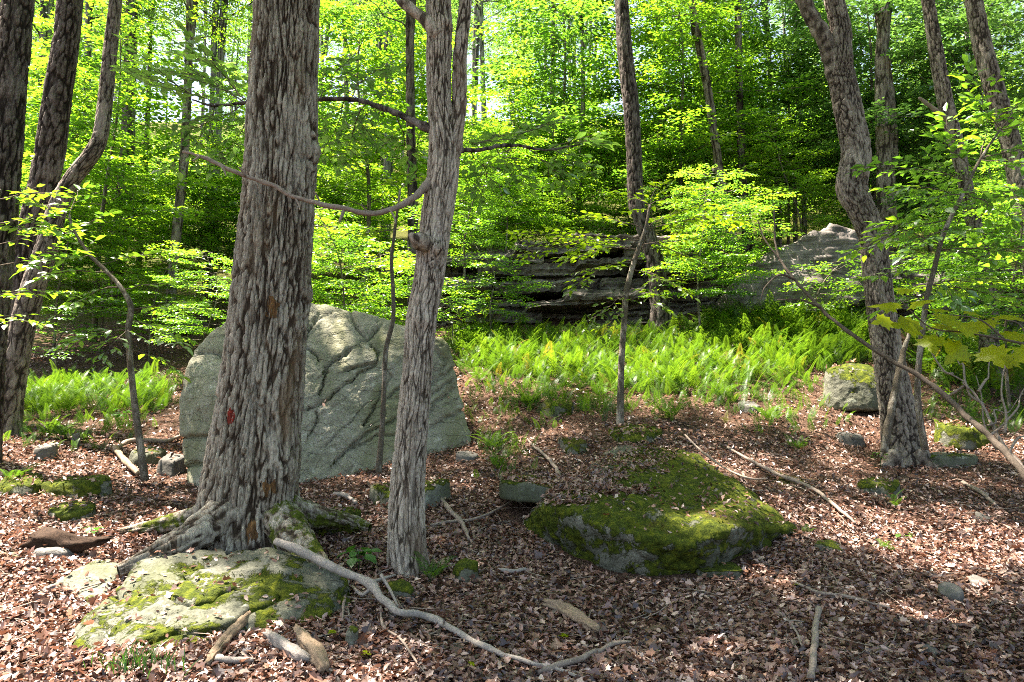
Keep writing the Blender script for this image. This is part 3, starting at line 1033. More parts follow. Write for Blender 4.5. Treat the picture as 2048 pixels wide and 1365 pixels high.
# --- shared crowns for the forest trees: limbs with leafy sprays, origin at the crown's foot
def make_crown(seed, Hc, Rc, n_limb, spread=1.0, leaf=0.14, low=0.0, dens=3.4, inner=0.22, reach=(0.7, 1.3), nt=(9, 13)):
    f = Foliage(seed, leaf=leaf, spacing=0.065, tilt=0.45, twig_r=0.005)
    r = f.r
    top = np.array((r.normal(0, .3), r.normal(0, .3), Hc * 0.97))
    st = spline(np.array([(0, 0, -0.6), (r.normal(0, .08), r.normal(0, .08), Hc * .35), (r.normal(0, .25), r.normal(0, .25), Hc * .7), top]), 14)
    f.tubes.append(tube(st, np.linspace(0.11, 0.02, 14), 7))
    for k in range(n_limb):
        t = low + (1 - low) * (k + r.uniform(0, 1)) / n_limb
        z = Hc * t * 0.95
        p = np.array([np.interp(z, st[:, 2], st[:, q]) for q in range(3)])
        az = k * 2.4 + r.uniform(-.4, .4)
        prof = math.sin(math.pi * (0.16 + 0.78 * t)) ** 0.8
        L = Rc * prof * r.uniform(0.55, 1.15) * spread
        d = np.array((math.cos(az), math.sin(az), 0.25 + 0.6 * t + r.normal(0, .12)))
        d = unit(d)
        n = 6
        tt = np.linspace(0, 1, n)
        c = p + d * L * tt[:, None] + np.cumsum(r.normal(0, .05 * L, (n, 3)), 0) * np.array((1, 1, .6)) * (tt[:, None] > 0)
        f.tubes.append(tube(c, np.linspace(0.035, 0.010, n) * (0.5 + 0.25 * L / 2), 5))
        ns = max(4, int(L * dens))
        for i in range(ns):
            ti = inner + (1 - inner) * (i + r.uniform(.1, .9)) / ns
            x = ti * (n - 1)
            i0 = min(int(x), n - 2)
            q = c[i0] + (c[i0 + 1] - c[i0]) * (x - i0)
            loc = unit(c[i0 + 1] - c[i0])
            sd = unit(np.cross(loc, UP)) * (1 if i % 2 else -1)
            dd = loc * 0.6 + sd * r.uniform(.5, 1.1) + UP * r.normal(0.05, .35)
            f.spray(q, dd, r.uniform(*reach), n_twig=r.integers(*nt), radius=0.008, tubes=False, flat=0.35, base_rnd=float(np.clip(r.normal(.5, .22), .05, .95)))
    lg, rn = f.leaf_mesh(RHOMB)
    return mk_mesh('crown', lg[0], lg[1], {'rnd': rn}, False), mk_mesh('branches', *f.wood())


CROWNS = [make_crown(201, 8.5, 3.0, 26), make_crown(202, 10, 2.6, 30), make_crown(203, 7.5, 3.3, 24), make_crown(204, 9.0, 2.4, 28), make_crown(205, 6.5, 2.6, 22), make_crown(206, 6.5, 3.4, 15, leaf=0.14, dens=7.0, inner=0.5, reach=(.5, .95), nt=(11, 15)), make_crown(207, 5.5, 3.0, 13, leaf=0.14, dens=7.5, inner=0.5, reach=(.5, .95), nt=(11, 15))]
for lf, br in CROWNS:
    br.materials.append(M['bark_far'])


def dress(o, mat):
    o.material_slots[0].link = 'OBJECT'
    o.material_slots[0].material = M[mat]


def crown_of(root, at, k, scale=1.0, rot=0.0, mat='leaf', zs=1.0):
    """hang a crown (leaves + branches) on a tree; at = world foot of the crown"""
    lf, br = CROWNS[k]
    rel = Vector(at) - root.location
    me = lf
    a = put('crown', me, M['leaf'], root, rel)
    dress(a, mat)
    b = put('branches', br, None, root, rel)
    for o in (a, b):
        o.rotation_euler = (0, 0, rot)
        o.scale = (scale, scale, scale * zs)
    return a


# ------------------------------------------------------------------ trunks
def trunk_geo(line, na, dz, bark=(12, 2.0, 0.02), flare=(0.0, 0.3, 5, 0.0), bumps=(), seed=0, moss_h=0.0, scars=()):
    """line rows: x y z radius. Bark plates and fissures are real relief"""
    line = np.asarray(line, float)
    L = np.linalg.norm(np.diff(line[:, :3], axis=0), axis=1).sum()
    q = spline(line, max(8, int(L / dz)))
    top = CAM_Z + 0.60 * max(2.0, q[:, 1].mean())
    keep = (q[:, 2] < top) | (np.arange(len(q)) % 16 == 0)
    keep[-1] = True
    q = q[keep]
    n = len(q)
    c, rad = q[:, :3], np.maximum(q[:, 3], 0.004)
    T, U, V = frames(c)
    a = np.arange(na) * 2 * math.pi / na
    ring = np.cos(a)[None, :, None] * U[:, None] + np.sin(a)[None, :, None] * V[:, None]
    h = (c[:, 2] - c[0, 2])[:, None] + 0 * a[None]
    fx, fz, dep = bark
    r0 = rad.mean()
    s = np.r_[0, np.cumsum(np.linalg.norm(np.diff(c, axis=0), axis=1))]
    cyl = np.stack([np.cos(a)[None] * r0 + 0 * h, np.sin(a)[None] * r0 + 0 * h, s[:, None] + 0 * h], -1).reshape(-1, 3) + seed * 5.1
    warp = np.stack([fbm(cyl * 3.0 + 3, 2), fbm(cyl * 3.0 + 30, 2), 0 * cyl[:, 0]], 1) * 0.035
    for (sz, sa, amp, ws, wa) in scars:     # bark swirling round knots
        dd = ((cyl[:, 2] - seed * 5.1 - sz) / ws) ** 2
        an = np.tile(a, len(s))
        da = np.angle(np.exp(1j * (an - sa))) / wa
        g = np.exp(-dd - da ** 2)
        warp[:, 0] += 0.10 * g * np.sin(an * 5)
        warp[:, 2] += 0.25 * g
    sm = lambda x, a, b: np.clip((x - a) / (b - a), 0, 1) ** 2 * (3 - 2 * np.clip((x - a) / (b - a), 0, 1))
    B = (cyl + warp) * np.array((fx, fx, fz))
    B[:, 2] += 0.35 * noise(cyl * np.array((fx * .8, fx * .8, fz)) + 5)
    a1, a2, id1 = voro(B)
    f1 = sm(a2 - a1, 0.02, 0.20)
    b1, b2, id2 = voro(B * np.array((1.9, 1.9, 3.1)) + 31)
    f2 = sm(b2 - b1, 0.02, 0.26)
    fine = fbm(cyl * np.array((fx * 3, fx * 3, fz * 8)), 3)
    relief = dep * (0.75 * f1 + 0.32 * f1 * f2 + 0.35 * (id1 - 0.5) * f1 + 0.26 * (id2 - 0.5) + 0.35 * fine) - dep * 0.75
    relief += 0.45 * dep * fbm(cyl * 4.0 + 9, 2)
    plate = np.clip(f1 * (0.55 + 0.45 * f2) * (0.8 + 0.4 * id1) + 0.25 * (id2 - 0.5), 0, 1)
    relief = relief.reshape(h.shape)
    fa, fh, fk, fp = flare
    butt = fa * np.exp(-np.maximum(h, 0) / fh) * (0.45 + 0.55 * np.maximum(0, np.cos(fk * a + fp)) ** 1.5)[None]
    rr = rad[:, None] * (1 + butt + 0.06 * np.cos(2 * a + seed)[None] + 0.04 * np.cos(3 * a + seed * 2)[None])
    for (sz, sa, amp, ws, wa) in bumps:
        g = np.exp(-((s[:, None] - sz) / ws) ** 2 - (np.angle(np.exp(1j * (a[None] - sa))) / wa) ** 2)
        rr = rr + amp * g
    sc = np.minimum(1, rad / 0.06)[:, None]
    rr = rr + relief * sc
    v = (c[:, None] + ring * rr[..., None]).reshape(-1, 3)
    i = np.arange(n - 1)[:, None] * na + np.arange(na)[None]
    j = np.arange(n - 1)[:, None] * na + (np.arange(na)[None] + 1) % na
    quad = np.stack([i, j, j + na, i + na], -1).reshape(-1, 4)
    moss = (np.clip(1 - h / max(moss_h, 1e-3), 0, 1) * 0.75 if moss_h > 0 else 0 * h) - 0.25
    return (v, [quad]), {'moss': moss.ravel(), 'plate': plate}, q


def pxline(rows, Y, Y_top=None, ext=None):
    """photo pixels (x, y, width) -> x y z radius, bottom first"""
    out = []
    rows = sorted(rows, key=lambda q: -q[1])
    y0, y1 = rows[0][1], rows[-1][1]
    for x, y, w in rows:
        t = (y0 - y) / max(1, (y0 - y1))
        Yk = Y + ((Y_top if Y_top is not None else Y) - Y) * t
        out.append((*W(x, y, Yk), w / 2 / FPX * Yk))
    return np.array(out)


def upward(line, height, r_top, lean=(0, 0), seed=0):
    """carry a traced trunk on above the picture to `height`"""
    r = rg(seed)
    p, q = line[-1], line[-2]
    d = unit((p - q)[:3])
    d = unit(d * 0.7 + np.array((lean[0], lean[1], 1.0)) * 0.6)
    out = [*line]
    n = 3
    for k in range(1, n + 1):
        t = k / n
        z = p[2] + (height - p[2]) * t
        s = (z - p[2]) / d[2]
        out.append((p[0] + d[0] * s + r.normal(0, .08), p[1] + d[1] * s + r.normal(0, .08), z, p[3] + (r_top - p[3]) * t))
    return np.array(out)


def below(line, depth=0.35, grow=1.15):
    p = line[0].copy()
    p[2] -= depth
    p[3] *= grow
    return np.vstack([p, line])


def tree(name, label, line, mat, na, dz, height, crown, cat='tree', group=None, lean=(0, 0), seed=0, cs=1.0, cmat='leaf', r_top=0.05, drop=2.5, turn=None, **kw):
    base = line[0, :3].copy()
    root = empty(name, base, label, cat, group)
    n_tr = len(line)
    full = upward(below(line), height, r_top, lean, seed)
    geo, at, q = trunk_geo(full, na, dz, seed=seed, **kw)
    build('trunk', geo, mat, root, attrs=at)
    foot = q[-1, :3].copy()
    k = np.argmin(np.abs(q[:, 2] - (height - drop)))
    foot = q[k, :3]
    crown_of(root, foot, crown, cs, seed * 1.3 if turn is None else turn, cmat)
    return root, q


def knobbly(q, seed=0):
    """uneven thickness, knots and small kinks along a branch"""
    q = q.copy()
    L = np.r_[0, np.cumsum(np.linalg.norm(np.diff(q[:, :3], axis=0), axis=1))]
    k = np.stack([L * 9, L * 0 + seed * 3.3, L * 0 + q[0, 2]], 1)
    knots = np.maximum(0, noise(k * 0.55 + 7) - 0.22) * 1.6
    w = np.minimum(1, np.minimum(L, L[-1] - L) / 0.1)[:, None]
    jit = np.stack([noise(k + 11), noise(k + 23), noise(k + 37)], 1) * np.minimum(q[:, 3:4] * 1.1, 0.014) * w
    q[:, :3] += jit
    q[:, 3] *= 1 + 0.28 * noise(k * 1.3) + knots
    return q


def limb(root, name, pts, mat, n=10, nseg=10, relief=0.0, seed=0, label=None):
    """a limb, branch or stub on a tree; pts rows x y z radius"""
    q = spline(np.asarray(pts, float), max(8, n * 4))
    L = np.linalg.norm(np.diff(q[:, :3], axis=0), axis=1).sum()
    q = spline(np.asarray(pts, float), max(10, int(L / 0.03)))
    q = knobbly(q, seed)
    v, f = tube(q[:, :3], q[:, 3], nseg)
    if relief:
        v = v + vn_rand(v, relief, seed)
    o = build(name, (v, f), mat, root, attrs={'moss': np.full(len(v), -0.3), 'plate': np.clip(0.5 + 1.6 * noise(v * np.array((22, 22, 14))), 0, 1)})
    if label:
        o['label'] = label
    return o


def vn_rand(v, amp, seed):
    return np.stack([fbm(v * 18 + seed, 3), fbm(v * 18 + 30 + seed, 3), fbm(v * 18 + 60 + seed, 3)], 1) * amp * 2


def wl(rows, Y):
    """rows of (px, py, width[, Y]) -> x y z radius in the order given"""
    return np.array([(*W(q[0], q[1], q[3] if len(q) > 3 else Y), q[2] / 2 / FPX * (q[3] if len(q) > 3 else Y)) for q in rows])


# --- the big furrowed tree
T1 = pxline([(505, 1100, 218), (503, 1060, 204), (502, 1000, 182), (510, 900, 165), (528, 750, 150), (541, 600, 142), (558, 400, 135), (567, 200, 130), (575, 0, 122), (582, -250, 112)], 5.5)
big, q1 = tree('big_tree', 'big furrowed tree with a red paint mark, nearest trunk left of centre', T1, M['bark_big'], 230, 0.0095, 13.5, 5, lean=(0.02, 0), seed=3, turn=2.366, cs=1.35, r_top=0.10, drop=4.0,
               bark=(27, 3.0, 0.024), flare=(0.26, 0.20, 5, 1.2), moss_h=0.9,
               bumps=((2.25, 4.7, 0.035, 0.10, 0.35), (3.35, 4.75, 0.03, 0.08, 0.3), (0.75, 4.6, -0.05, 0.22, 0.4), (0.95, 4.3, 0.05, 0.2, 0.5)),
               scars=((2.25, 4.7, 1, 0.2, 0.5), (3.35, 4.7, 1, 0.2, 0.5), (0.85, 4.6, 1, 0.35, 0.7)))
# surface roots
for nm, rows, seed in (('root', [(470, 1040, 95, 5.35), (420, 1075, 78, 5.2), (360, 1110, 62, 5.0), (290, 1145, 44, 4.85), (235, 1165, 24, 4.75)], 1),
                       ('root', [(430, 1045, 60, 5.55), (370, 1060, 44, 5.6), (300, 1075, 30, 5.6), (240, 1085, 16, 5.55)], 2),
                       ('root', [(560, 1065, 90, 5.35), (600, 1120, 72, 5.05), (640, 1170, 52, 4.8), (675, 1210, 30, 4.65)], 3),
                       ('root', [(580, 1045, 70, 5.55), (640, 1055, 44, 5.6), (700, 1062, 28, 5.6), (740, 1075, 14, 5.5)], 4)):
    P_ = wl(rows, 5.3)
    P_[:, 2] += 0.07
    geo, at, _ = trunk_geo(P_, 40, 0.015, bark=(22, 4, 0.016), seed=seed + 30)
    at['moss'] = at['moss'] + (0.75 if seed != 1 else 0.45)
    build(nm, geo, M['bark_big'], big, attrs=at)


def on_trunk(q, px, py, lift=0.0):
    """point on the camera side of a traced trunk"""
    Yc = np.interp(W(px, py, 5.4)[2], q[:, 2], q[:, 1])
    rr = np.interp(W(px, py, 5.4)[2], q[:, 2], q[:, 3])
    cx = np.interp(W(px, py, 5.4)[2], q[:, 2], q[:, 0])
    x = W(px, py, Yc - rr)[0]
    y = Yc - math.sqrt(max(rr * rr - (x - cx) ** 2, 0.0004))
    return W(px, py, y - lift)


def patch(root, name, bvt, cx, cy, w, h, mat, lift=0.003, seed=0, label=None, rag=0.25):
    """a ragged patch of paint or bare wood that hugs the trunk's real surface"""
    r = rg(seed)
    nx, ny = max(8, int(w / 1.3)), max(10, int(h / 1.6))
    idx, vv, f4 = {}, [], []
    eye = Vector((0, 0, CAM_Z))
    ph = r.uniform(0, 9)
    for j in range(ny + 1):
        for i in range(nx + 1):
            u, v = i / nx * 2 - 1, j / ny * 2 - 1
            rad = math.hypot(u, v) + rag * noise(np.array([[u * 2.2 + ph, v * 1.2, ph]]))[0] * 2 + rag * 0.6 * noise(np.array([[u * 7 + ph, v * 3, ph]]))[0]
            if rad > 0.9:
                continue
            d = (Vector(W(cx + u * w / 2, cy + v * h / 2, 5.0)) - eye).normalized()
            hit = bvt.ray_cast(eye, d)
            if hit[0] is None:
                continue
            idx[i, j] = len(vv)
            vv.append(hit[0] - d * lift)
    for (i, j), k in idx.items():
        q = [(i, j), (i + 1, j), (i + 1, j + 1), (i, j + 1)]
        if all(x in idx for x in q):
            f4.append([idx[x] for x in q])
    o = build(name, (np.array(vv), [np.array(f4)]), mat, root)
    if label:
        o['label'] = label
    return o


_me = [c for c in big.children if c.name.startswith('trunk')][0].data
bvt1 = BVHTree.FromPolygons([tuple(Vector(x.co) + big.location) for x in _me.vertices], [tuple(p.vertices) for p in _me.polygons])
patch(big, 'paint_mark', bvt1, 462, 832, 20, 40, M['red'], 0.004, 1, 'rust red paint mark')
patch(big, 'bare_wood', bvt1, 546, 614, 30, 44, M['heart'], 0.003, 2, 'rotted brown knot hole', 0.7)
patch(big, 'bare_wood', bvt1, 503, 1062, 26, 56, M['heart'], 0.003, 3, 'orange rotten wood', 0.8)
patch(big, 'bare_wood', bvt1, 538, 975, 32, 40, M['heart'], 0.003, 4, 'orange rotten wood', 0.8)

# --- the forked tree
T2 = pxline([(815, 1150, 98), (813, 1100, 84), (813, 1000, 76), (820, 900, 71), (832, 760, 65), (843, 640, 67), (857, 560, 66), (866, 480, 70), (878, 400, 70), (886, 330, 70), (884, 260, 60), (877, 180, 54), (878, 60, 58), (876, 0, 56), (878, -150, 52)], 5.2)
T2[:, 3] *= 0.92
fork, q2 = tree('forked_tree', 'slimmer pale barked tree with a second stem, right of the big tree', T2, M['bark_fork'], 150, 0.0095, 12.0, 6, lean=(.03, .02), seed=5, turn=4.412, cs=0.433, r_top=0.07, drop=4.0,
                bark=(34, 4.2, 0.013), flare=(0.30, 0.13, 4, 0.5), moss_h=0.25,
                bumps=((2.62, 3.6, 0.05, 0.06, 0.5), (2.1, 3.5, 0.025, 0.05, 0.6), (3.3, 0.2, 0.03, 0.08, 0.5), (4.3, 3.8, 0.03, 0.06, 0.5)), scars=((2.62, 3.6, 1, 0.15, 0.7), (3.3, 0, 1, 0.2, 0.7)))
st2 = np.vstack([wl([(893, 385, 26), (905, 300, 34), (918, 210, 29), (920, 110, 27), (930, 20, 25), (942, -120, 22)], 5.2)])
st2 = upward(st2, 10.5, 0.03, (0.05, 0.03), 3)
geo, at, _ = trunk_geo(st2, 60, 0.014, bark=(30, 5, 0.011), seed=9)
build('second_stem', geo, M['bark_fork'], fork, attrs=at)
crown_of(fork, st2[-2, :3], 6, 0.32, 6.195)
limb(fork, 'limb', wl([(880, 75, 30), (852, 42, 27), (822, 18, 24), (798, -5, 22), (745, -60, 19), (650, -160, 14)], 5.15), M['bark_fork'], relief=0.006)
limb(fork, 'limb', wl([(868, 262, 20, 5.2), (838, 248, 15, 5.25), (790, 226, 13, 5.5), (735, 206, 11, 5.8), (690, 198, 10, 6.0), (640, 199, 9, 6.15), (560, 205, 8, 6.25), (490, 206, 7, 6.3), (430, 212, 5, 6.35), (385, 200, 3, 6.4)], 5.2), M['bark_dark'], relief=0.004)
dead_br = limb(fork, 'dead_branch', wl([(868, 355, 22, 5.18), (846, 380, 17, 5.12), (818, 402, 13, 5.05), (780, 420, 11, 5.0), (735, 428, 12, 4.95), (695, 418, 11, 4.93), (640, 408, 10, 4.93), (590, 395, 10, 4.95), (540, 368, 10, 4.97), (490, 352, 9, 4.97), (440, 330, 8, 5.0), (400, 312, 7, 5.0), (366, 304, 5, 5.0)], 5.0), M['dead'], relief=0.006, label='bare grey curved dead branch crossing the big trunk')
limb(fork, 'stub', wl([(858, 490, 34, 5.15), (842, 484, 32, 5.03), (828, 476, 24, 4.98), (820, 470, 10, 4.96)], 5.2), M['bark_fork'], relief=0.012)
for k, (px, py, qx, qy) in enumerate(((780, 420, 792, 448), (640, 408, 628, 384), (590, 395, 600, 420), (490, 352, 476, 334), (440, 330, 452, 352), (400, 312, 384, 322), (735, 428, 722, 410))):
    limb(dead_br, 'dead_twig', wl([(px, py, 5, 4.95), ((px + qx) / 2 + 2, (py + qy) / 2, 4, 4.93), (qx, qy, 2, 4.9)], 5.0), M['dead'], relief=0.002, seed=k, nseg=6)
limb(fork, 'stub', wl([(688, 420, 7, 4.93), (682, 436, 6, 4.9), (679, 444, 4, 4.9)], 5.0), M['dead'], relief=0.003)

# --- left edge trees
t, _ = tree('forest_tree', 'dark furrowed trunk cut by the left edge of the photo', pxline([(-42, 930, 74), (-25, 700, 64), (-5, 500, 60), (8, 350, 60), (18, 200, 60), (34, 0, 62), (42, -120, 58)], 7.0), M['bark_dark'], 90, 0.018, 12.5, 6, seed=11, turn=1.755, cs=0.551, bark=(20, 4.0, 0.020), flare=(.4, .2, 5, 0), moss_h=0.4)
t, _ = tree('forest_tree', 'dark leaning trunk second from the left edge', pxline([(-20, 850, 62), (8, 720, 56), (35, 600, 54), (62, 480, 54), (84, 385, 56), (101, 305, 56), (118, 180, 54), (136, 60, 50), (148, -80, 46)], 8.6), M['bark_dark'], 80, 0.02, 14.0, 6, lean=(.05, 0), seed=12, turn=5.072, cs=1.041, bark=(20, 4.0, 0.020), flare=(.3, .2, 5, 0), moss_h=0.3)
t, _ = tree('forest_tree', 'left trunk with a crooked elbow bend, leaning right behind the saplings', pxline([(8, 866, 62), (20, 780, 52), (40, 680, 46), (62, 590, 44), (92, 500, 40), (118, 410, 35), (150, 352, 32), (182, 312, 31), (200, 275, 29), (210, 210, 28), (221, 100, 27), (232, 0, 24), (240, -80, 22)], 8.0), M['bark_grey'], 70, 0.02, 12.0, 6, seed=13, turn=5.708, cs=0.904, bark=(20, 6.0, 0.009), flare=(.35, .18, 5, 0), moss_h=0.35)

# --- mid and right trees
t, q6 = tree('forest_tree', 'straight dark trunk rising in front of the long rock ledge', pxline([(1322, 662, 46), (1320, 600, 39), (1310, 520, 36), (1284, 440, 34), (1272, 400, 33), (1268, 300, 32), (1261, 200, 33), (1250, 100, 32), (1243, 0, 28), (1238, -100, 25)], 13.0), M['bark_dark'], 60, 0.03, 17.0, 1, lean=(-.02, 0), seed=14, turn=3.842, cs=0.985, bark=(18, 4, 0.016), moss_h=0.2, flare=(.2, .2, 5, 0))
T7 = pxline([(1812, 935, 104), (1803, 885, 80), (1791, 800, 68), (1777, 720, 61), (1765, 640, 58), (1754, 560, 56), (1745, 480, 55), (1722, 420, 56), (1703, 378, 64), (1708, 335, 62), (1711, 300, 60), (1692, 200, 58), (1678, 120, 54), (1681, 60, 44), (1668, 0, 41), (1652, -100, 38)], 7.9)
T7[:, 3] *= 0.93
right, q7 = tree('leaning_tree', 'crooked forked tree leaning left with sunlit bark, at right', T7, M['bark_grey'], 120, 0.013, 13.5, 5, lean=(-.05, 0), seed=15, turn=3.069, cs=1.33, drop=4, bark=(26, 8.0, 0.014), flare=(0.25, 0.25, 5, 0.4), moss_h=0.15,
                 bumps=((3.6, 3.3, 0.05, 0.10, 0.6), (4.9, 3.6, 0.03, 0.12, 0.5)), scars=((3.6, 3.4, 1, .2, .8), (4.9, 3.4, 1, .2, .8)))
limb(right, 'second_stem', np.vstack([wl([(1676, 165, 40), (1662, 110, 36), (1642, 66, 33), (1616, 22, 30), (1598, -30, 28), (1575, -160, 24)], 7.9)]), M['bark_grey'], nseg=24, relief=0.008)
limb(right, 'root', wl([(1830, 905, 34, 7.75), (1850, 925, 24, 7.7), (1880, 945, 12, 7.6)], 7.8), M['bark_grey'], relief=.006)
limb(right, 'root', wl([(1790, 910, 34, 7.7), (1772, 930, 22, 7.65), (1745, 945, 10, 7.6)], 7.8), M['bark_grey'], relief=.006)
t, _ = tree('forest_tree', 'grey twin stemmed trunk behind the leaning right tree', pxline([(1776, 470, 36), (1770, 330, 32), (1765, 220, 28), (1764, 100, 24), (1774, 0, 22), (1780, -60, 20)], 15.5), M['bark_grey'], 40, 0.04, 17, 2, seed=16, cs=1.0, bark=(10, 2, 0.012))
limb(t, 'second_stem', wl([(1784, 330, 26), (1782, 240, 22), (1776, 150, 16), (1760, 60, 12), (1745, -20, 10)], 15.6), M['bark_grey'], nseg=14, relief=.006)
t, _ = tree('forest_tree', 'curving pale grey trunk right of the leaning tree, among leaves', pxline([(1980, 765, 44), (1979, 700, 34), (1976, 600, 30), (1966, 520, 28), (1944, 430, 26), (1926, 345, 25), (1906, 262, 27), (1890, 200, 28), (1872, 100, 26), (1856, 0, 23), (1846, -70, 21)], 11.2), M['bark_grey'], 56, 0.025, 14, 3, lean=(-.05, 0), seed=17, cs=1.0, bark=(20, 7, 0.010), flare=(.3, .2, 4, 0), moss_h=0.2)
limb(t, 'stub', wl([(1897, 240, 12), (1872, 222, 10), (1850, 205, 8), (1838, 196, 6)], 11.15), M['dead'], relief=.004)
t, _ = tree('forest_tree', 'grey trunk at the right edge leaning out of the top of the photo', pxline([(2085, 740, 46), (2070, 600, 38), (2056, 480, 36), (2040, 380, 35), (2020, 280, 36), (1994, 195, 36), (1966, 95, 35), (1948, 0, 31), (1936, -80, 28)], 10.0), M['bark_grey'], 60, 0.025, 14, 4, lean=(-.05, 0), seed=18, cs=1.1, bark=(20, 7, 0.010), flare=(.3, .2, 4, 0))

# --- slimmer trees further back, each traced where its trunk shows
thin = [
    ('pale slender trunk above the middle of the ledge', [(1158, 520, 12), (1160, 340, 10), (1166, 200, 9), (1164, 60, 8), (1158, -40, 8)], 19, 'bark_far', 1),
    ('slim trunk forking high between the ledge trunk and the leaning tree', [(1470, 505, 20), (1445, 380, 18), (1430, 280, 17), (1412, 160, 18), (1398, 90, 17), (1384, 0, 14), (1378, -50, 12)], 16, 'bark_grey', 3),
    ('dark trunk seen just left of the forked tree', [(828, 560, 26), (826, 420, 22), (822, 260, 20), (820, 100, 19), (822, -20, 18)], 15, 'bark_dark', 0),
    ('mossy trunk between the elbow trunk and the big tree', [(225, 560, 36), (240, 450, 32), (252, 340, 28), (258, 200, 24), (262, 50, 22), (264, -30, 20)], 18, 'bark_dark', 2),
    ('slim speckled trunk behind the bent sapling', [(337, 668, 20), (345, 560, 18), (356, 440, 18), (368, 320, 17), (376, 160, 15), (380, 0, 14)], 15, 'bark_grey', 4),
    ('dark stump like trunk base above the right end of the ledge', [(1502, 520, 26), (1492, 440, 20), (1484, 330, 16), (1478, 150, 14), (1474, 0, 12)], 17, 'bark_dark', 1),
    ('thin grey trunk left of the leaning tree, above the sloping outcrop', [(1558, 520, 12), (1556, 400, 11), (1548, 250, 10), (1535, 80, 9), (1530, -30, 9)], 20, 'bark_far', 4),
    ('thin trunk right of the forked tree at the top of the photo', [(985, 540, 14), (975, 380, 12), (968, 220, 11), (962, 60, 10), (960, -40, 9)], 21, 'bark_far', 0),
    ('thin dark trunk left of the big tree, in bright leaves', [(275, 560, 12), (284, 450, 11), (292, 300, 10), (300, 120, 9), (302, -20, 8)], 22, 'bark_dark', 3),
    ('slender grey trunk far left between the two dark leaning trunks', [(150, 600, 18), (160, 480, 16), (170, 330, 14), (175, 150, 13), (178, -20, 12)], 19, 'bark_far', 2),
    ('pale thin trunk right of the straight ledge trunk', [(1330, 540, 12), (1328, 400, 11), (1324, 250, 10), (1318, 90, 9), (1312, -30, 9)], 22, 'bark_far', 1),
    ('thin trunk between the slim forking trunk and the leaning tree', [(1610, 500, 10), (1606, 360, 10), (1600, 200, 9), (1590, 40, 8), (1586, -40, 8)], 23, 'bark_far', 4),
    ('thin upright trunk just right of the big furrowed tree', [(700, 580, 12), (698, 420, 11), (694, 240, 10), (690, 60, 9), (688, -40, 9)], 23, 'bark_far', 3),
    ('slender trunk behind the bright bush right of the big tree', [(770, 580, 10), (768, 420, 10), (764, 250, 9), (760, 90, 8), (758, -40, 8)], 25, 'bark_far', 0),
    ('slender dark trunk left of the straight ledge trunk', [(1098, 540, 12), (1100, 380, 11), (1104, 220, 10), (1106, 60, 9), (1108, -40, 8)], 24, 'bark_dark', 2),
    ('thin trunk close to the big furrowed trunk on its left side', [(410, 600, 14), (414, 470, 12), (420, 300, 11), (428, 120, 10), (432, -20, 9)], 20, 'bark_far', 1),
    ('thin trunk nearest the right edge, far behind the leaves', [(1930, 520, 12), (1928, 380, 11), (1930, 220, 10), (1934, 60, 9), (1936, -30, 9)], 20, 'bark_far', 2),
]
for k, (lab, rows, Yd, mt, cr) in enumerate(thin):
    line = pxline(rows, Yd)
    # plant it on the slope
    b = line[0].copy()
    b[2] = H(b[0], b[1])[0]
    if b[2] < line[0, 2] - 0.2:
        line = np.vstack([b, line])
    elif b[2] > line[0, 2]:
        line = line[line[:, 2] > b[2] + 0.3]
        line = np.vstack([b, line])
    rt, _ = tree('slender_tree', lab, line, M[mt], 20, 0.10, line[-1, 2] + 5.5, cr, group=None, seed=30 + k, cs=0.75, cmat=('leaf', 'leaf_bright', 'leaf_cool')[k % 3] if line[0, 0] < 6 else 'leaf_cool', drop=6.5, r_top=0.03, bark=(10, 2, 0.008))

# --- the wood further up the hill: copies of four whole trees
def far_proto(k, Ht, rad, seed):
    r = rg(seed)
    line = np.array([(0, 0, -0.5, rad * 1.25), (0, 0, 0.2, rad), (r.normal(0, .1), r.normal(0, .1), Ht * .3, rad * .85), (r.normal(0, .2), r.normal(0, .2), Ht * .6, rad * .6), (r.normal(0, .3), r.normal(0, .3), Ht, 0.03)])
    geo, at, q = trunk_geo(line, 14, 0.25, bark=(8, 1.5, 0.006), seed=seed)
    return mk_mesh('trunk', geo[0], geo[1], at)


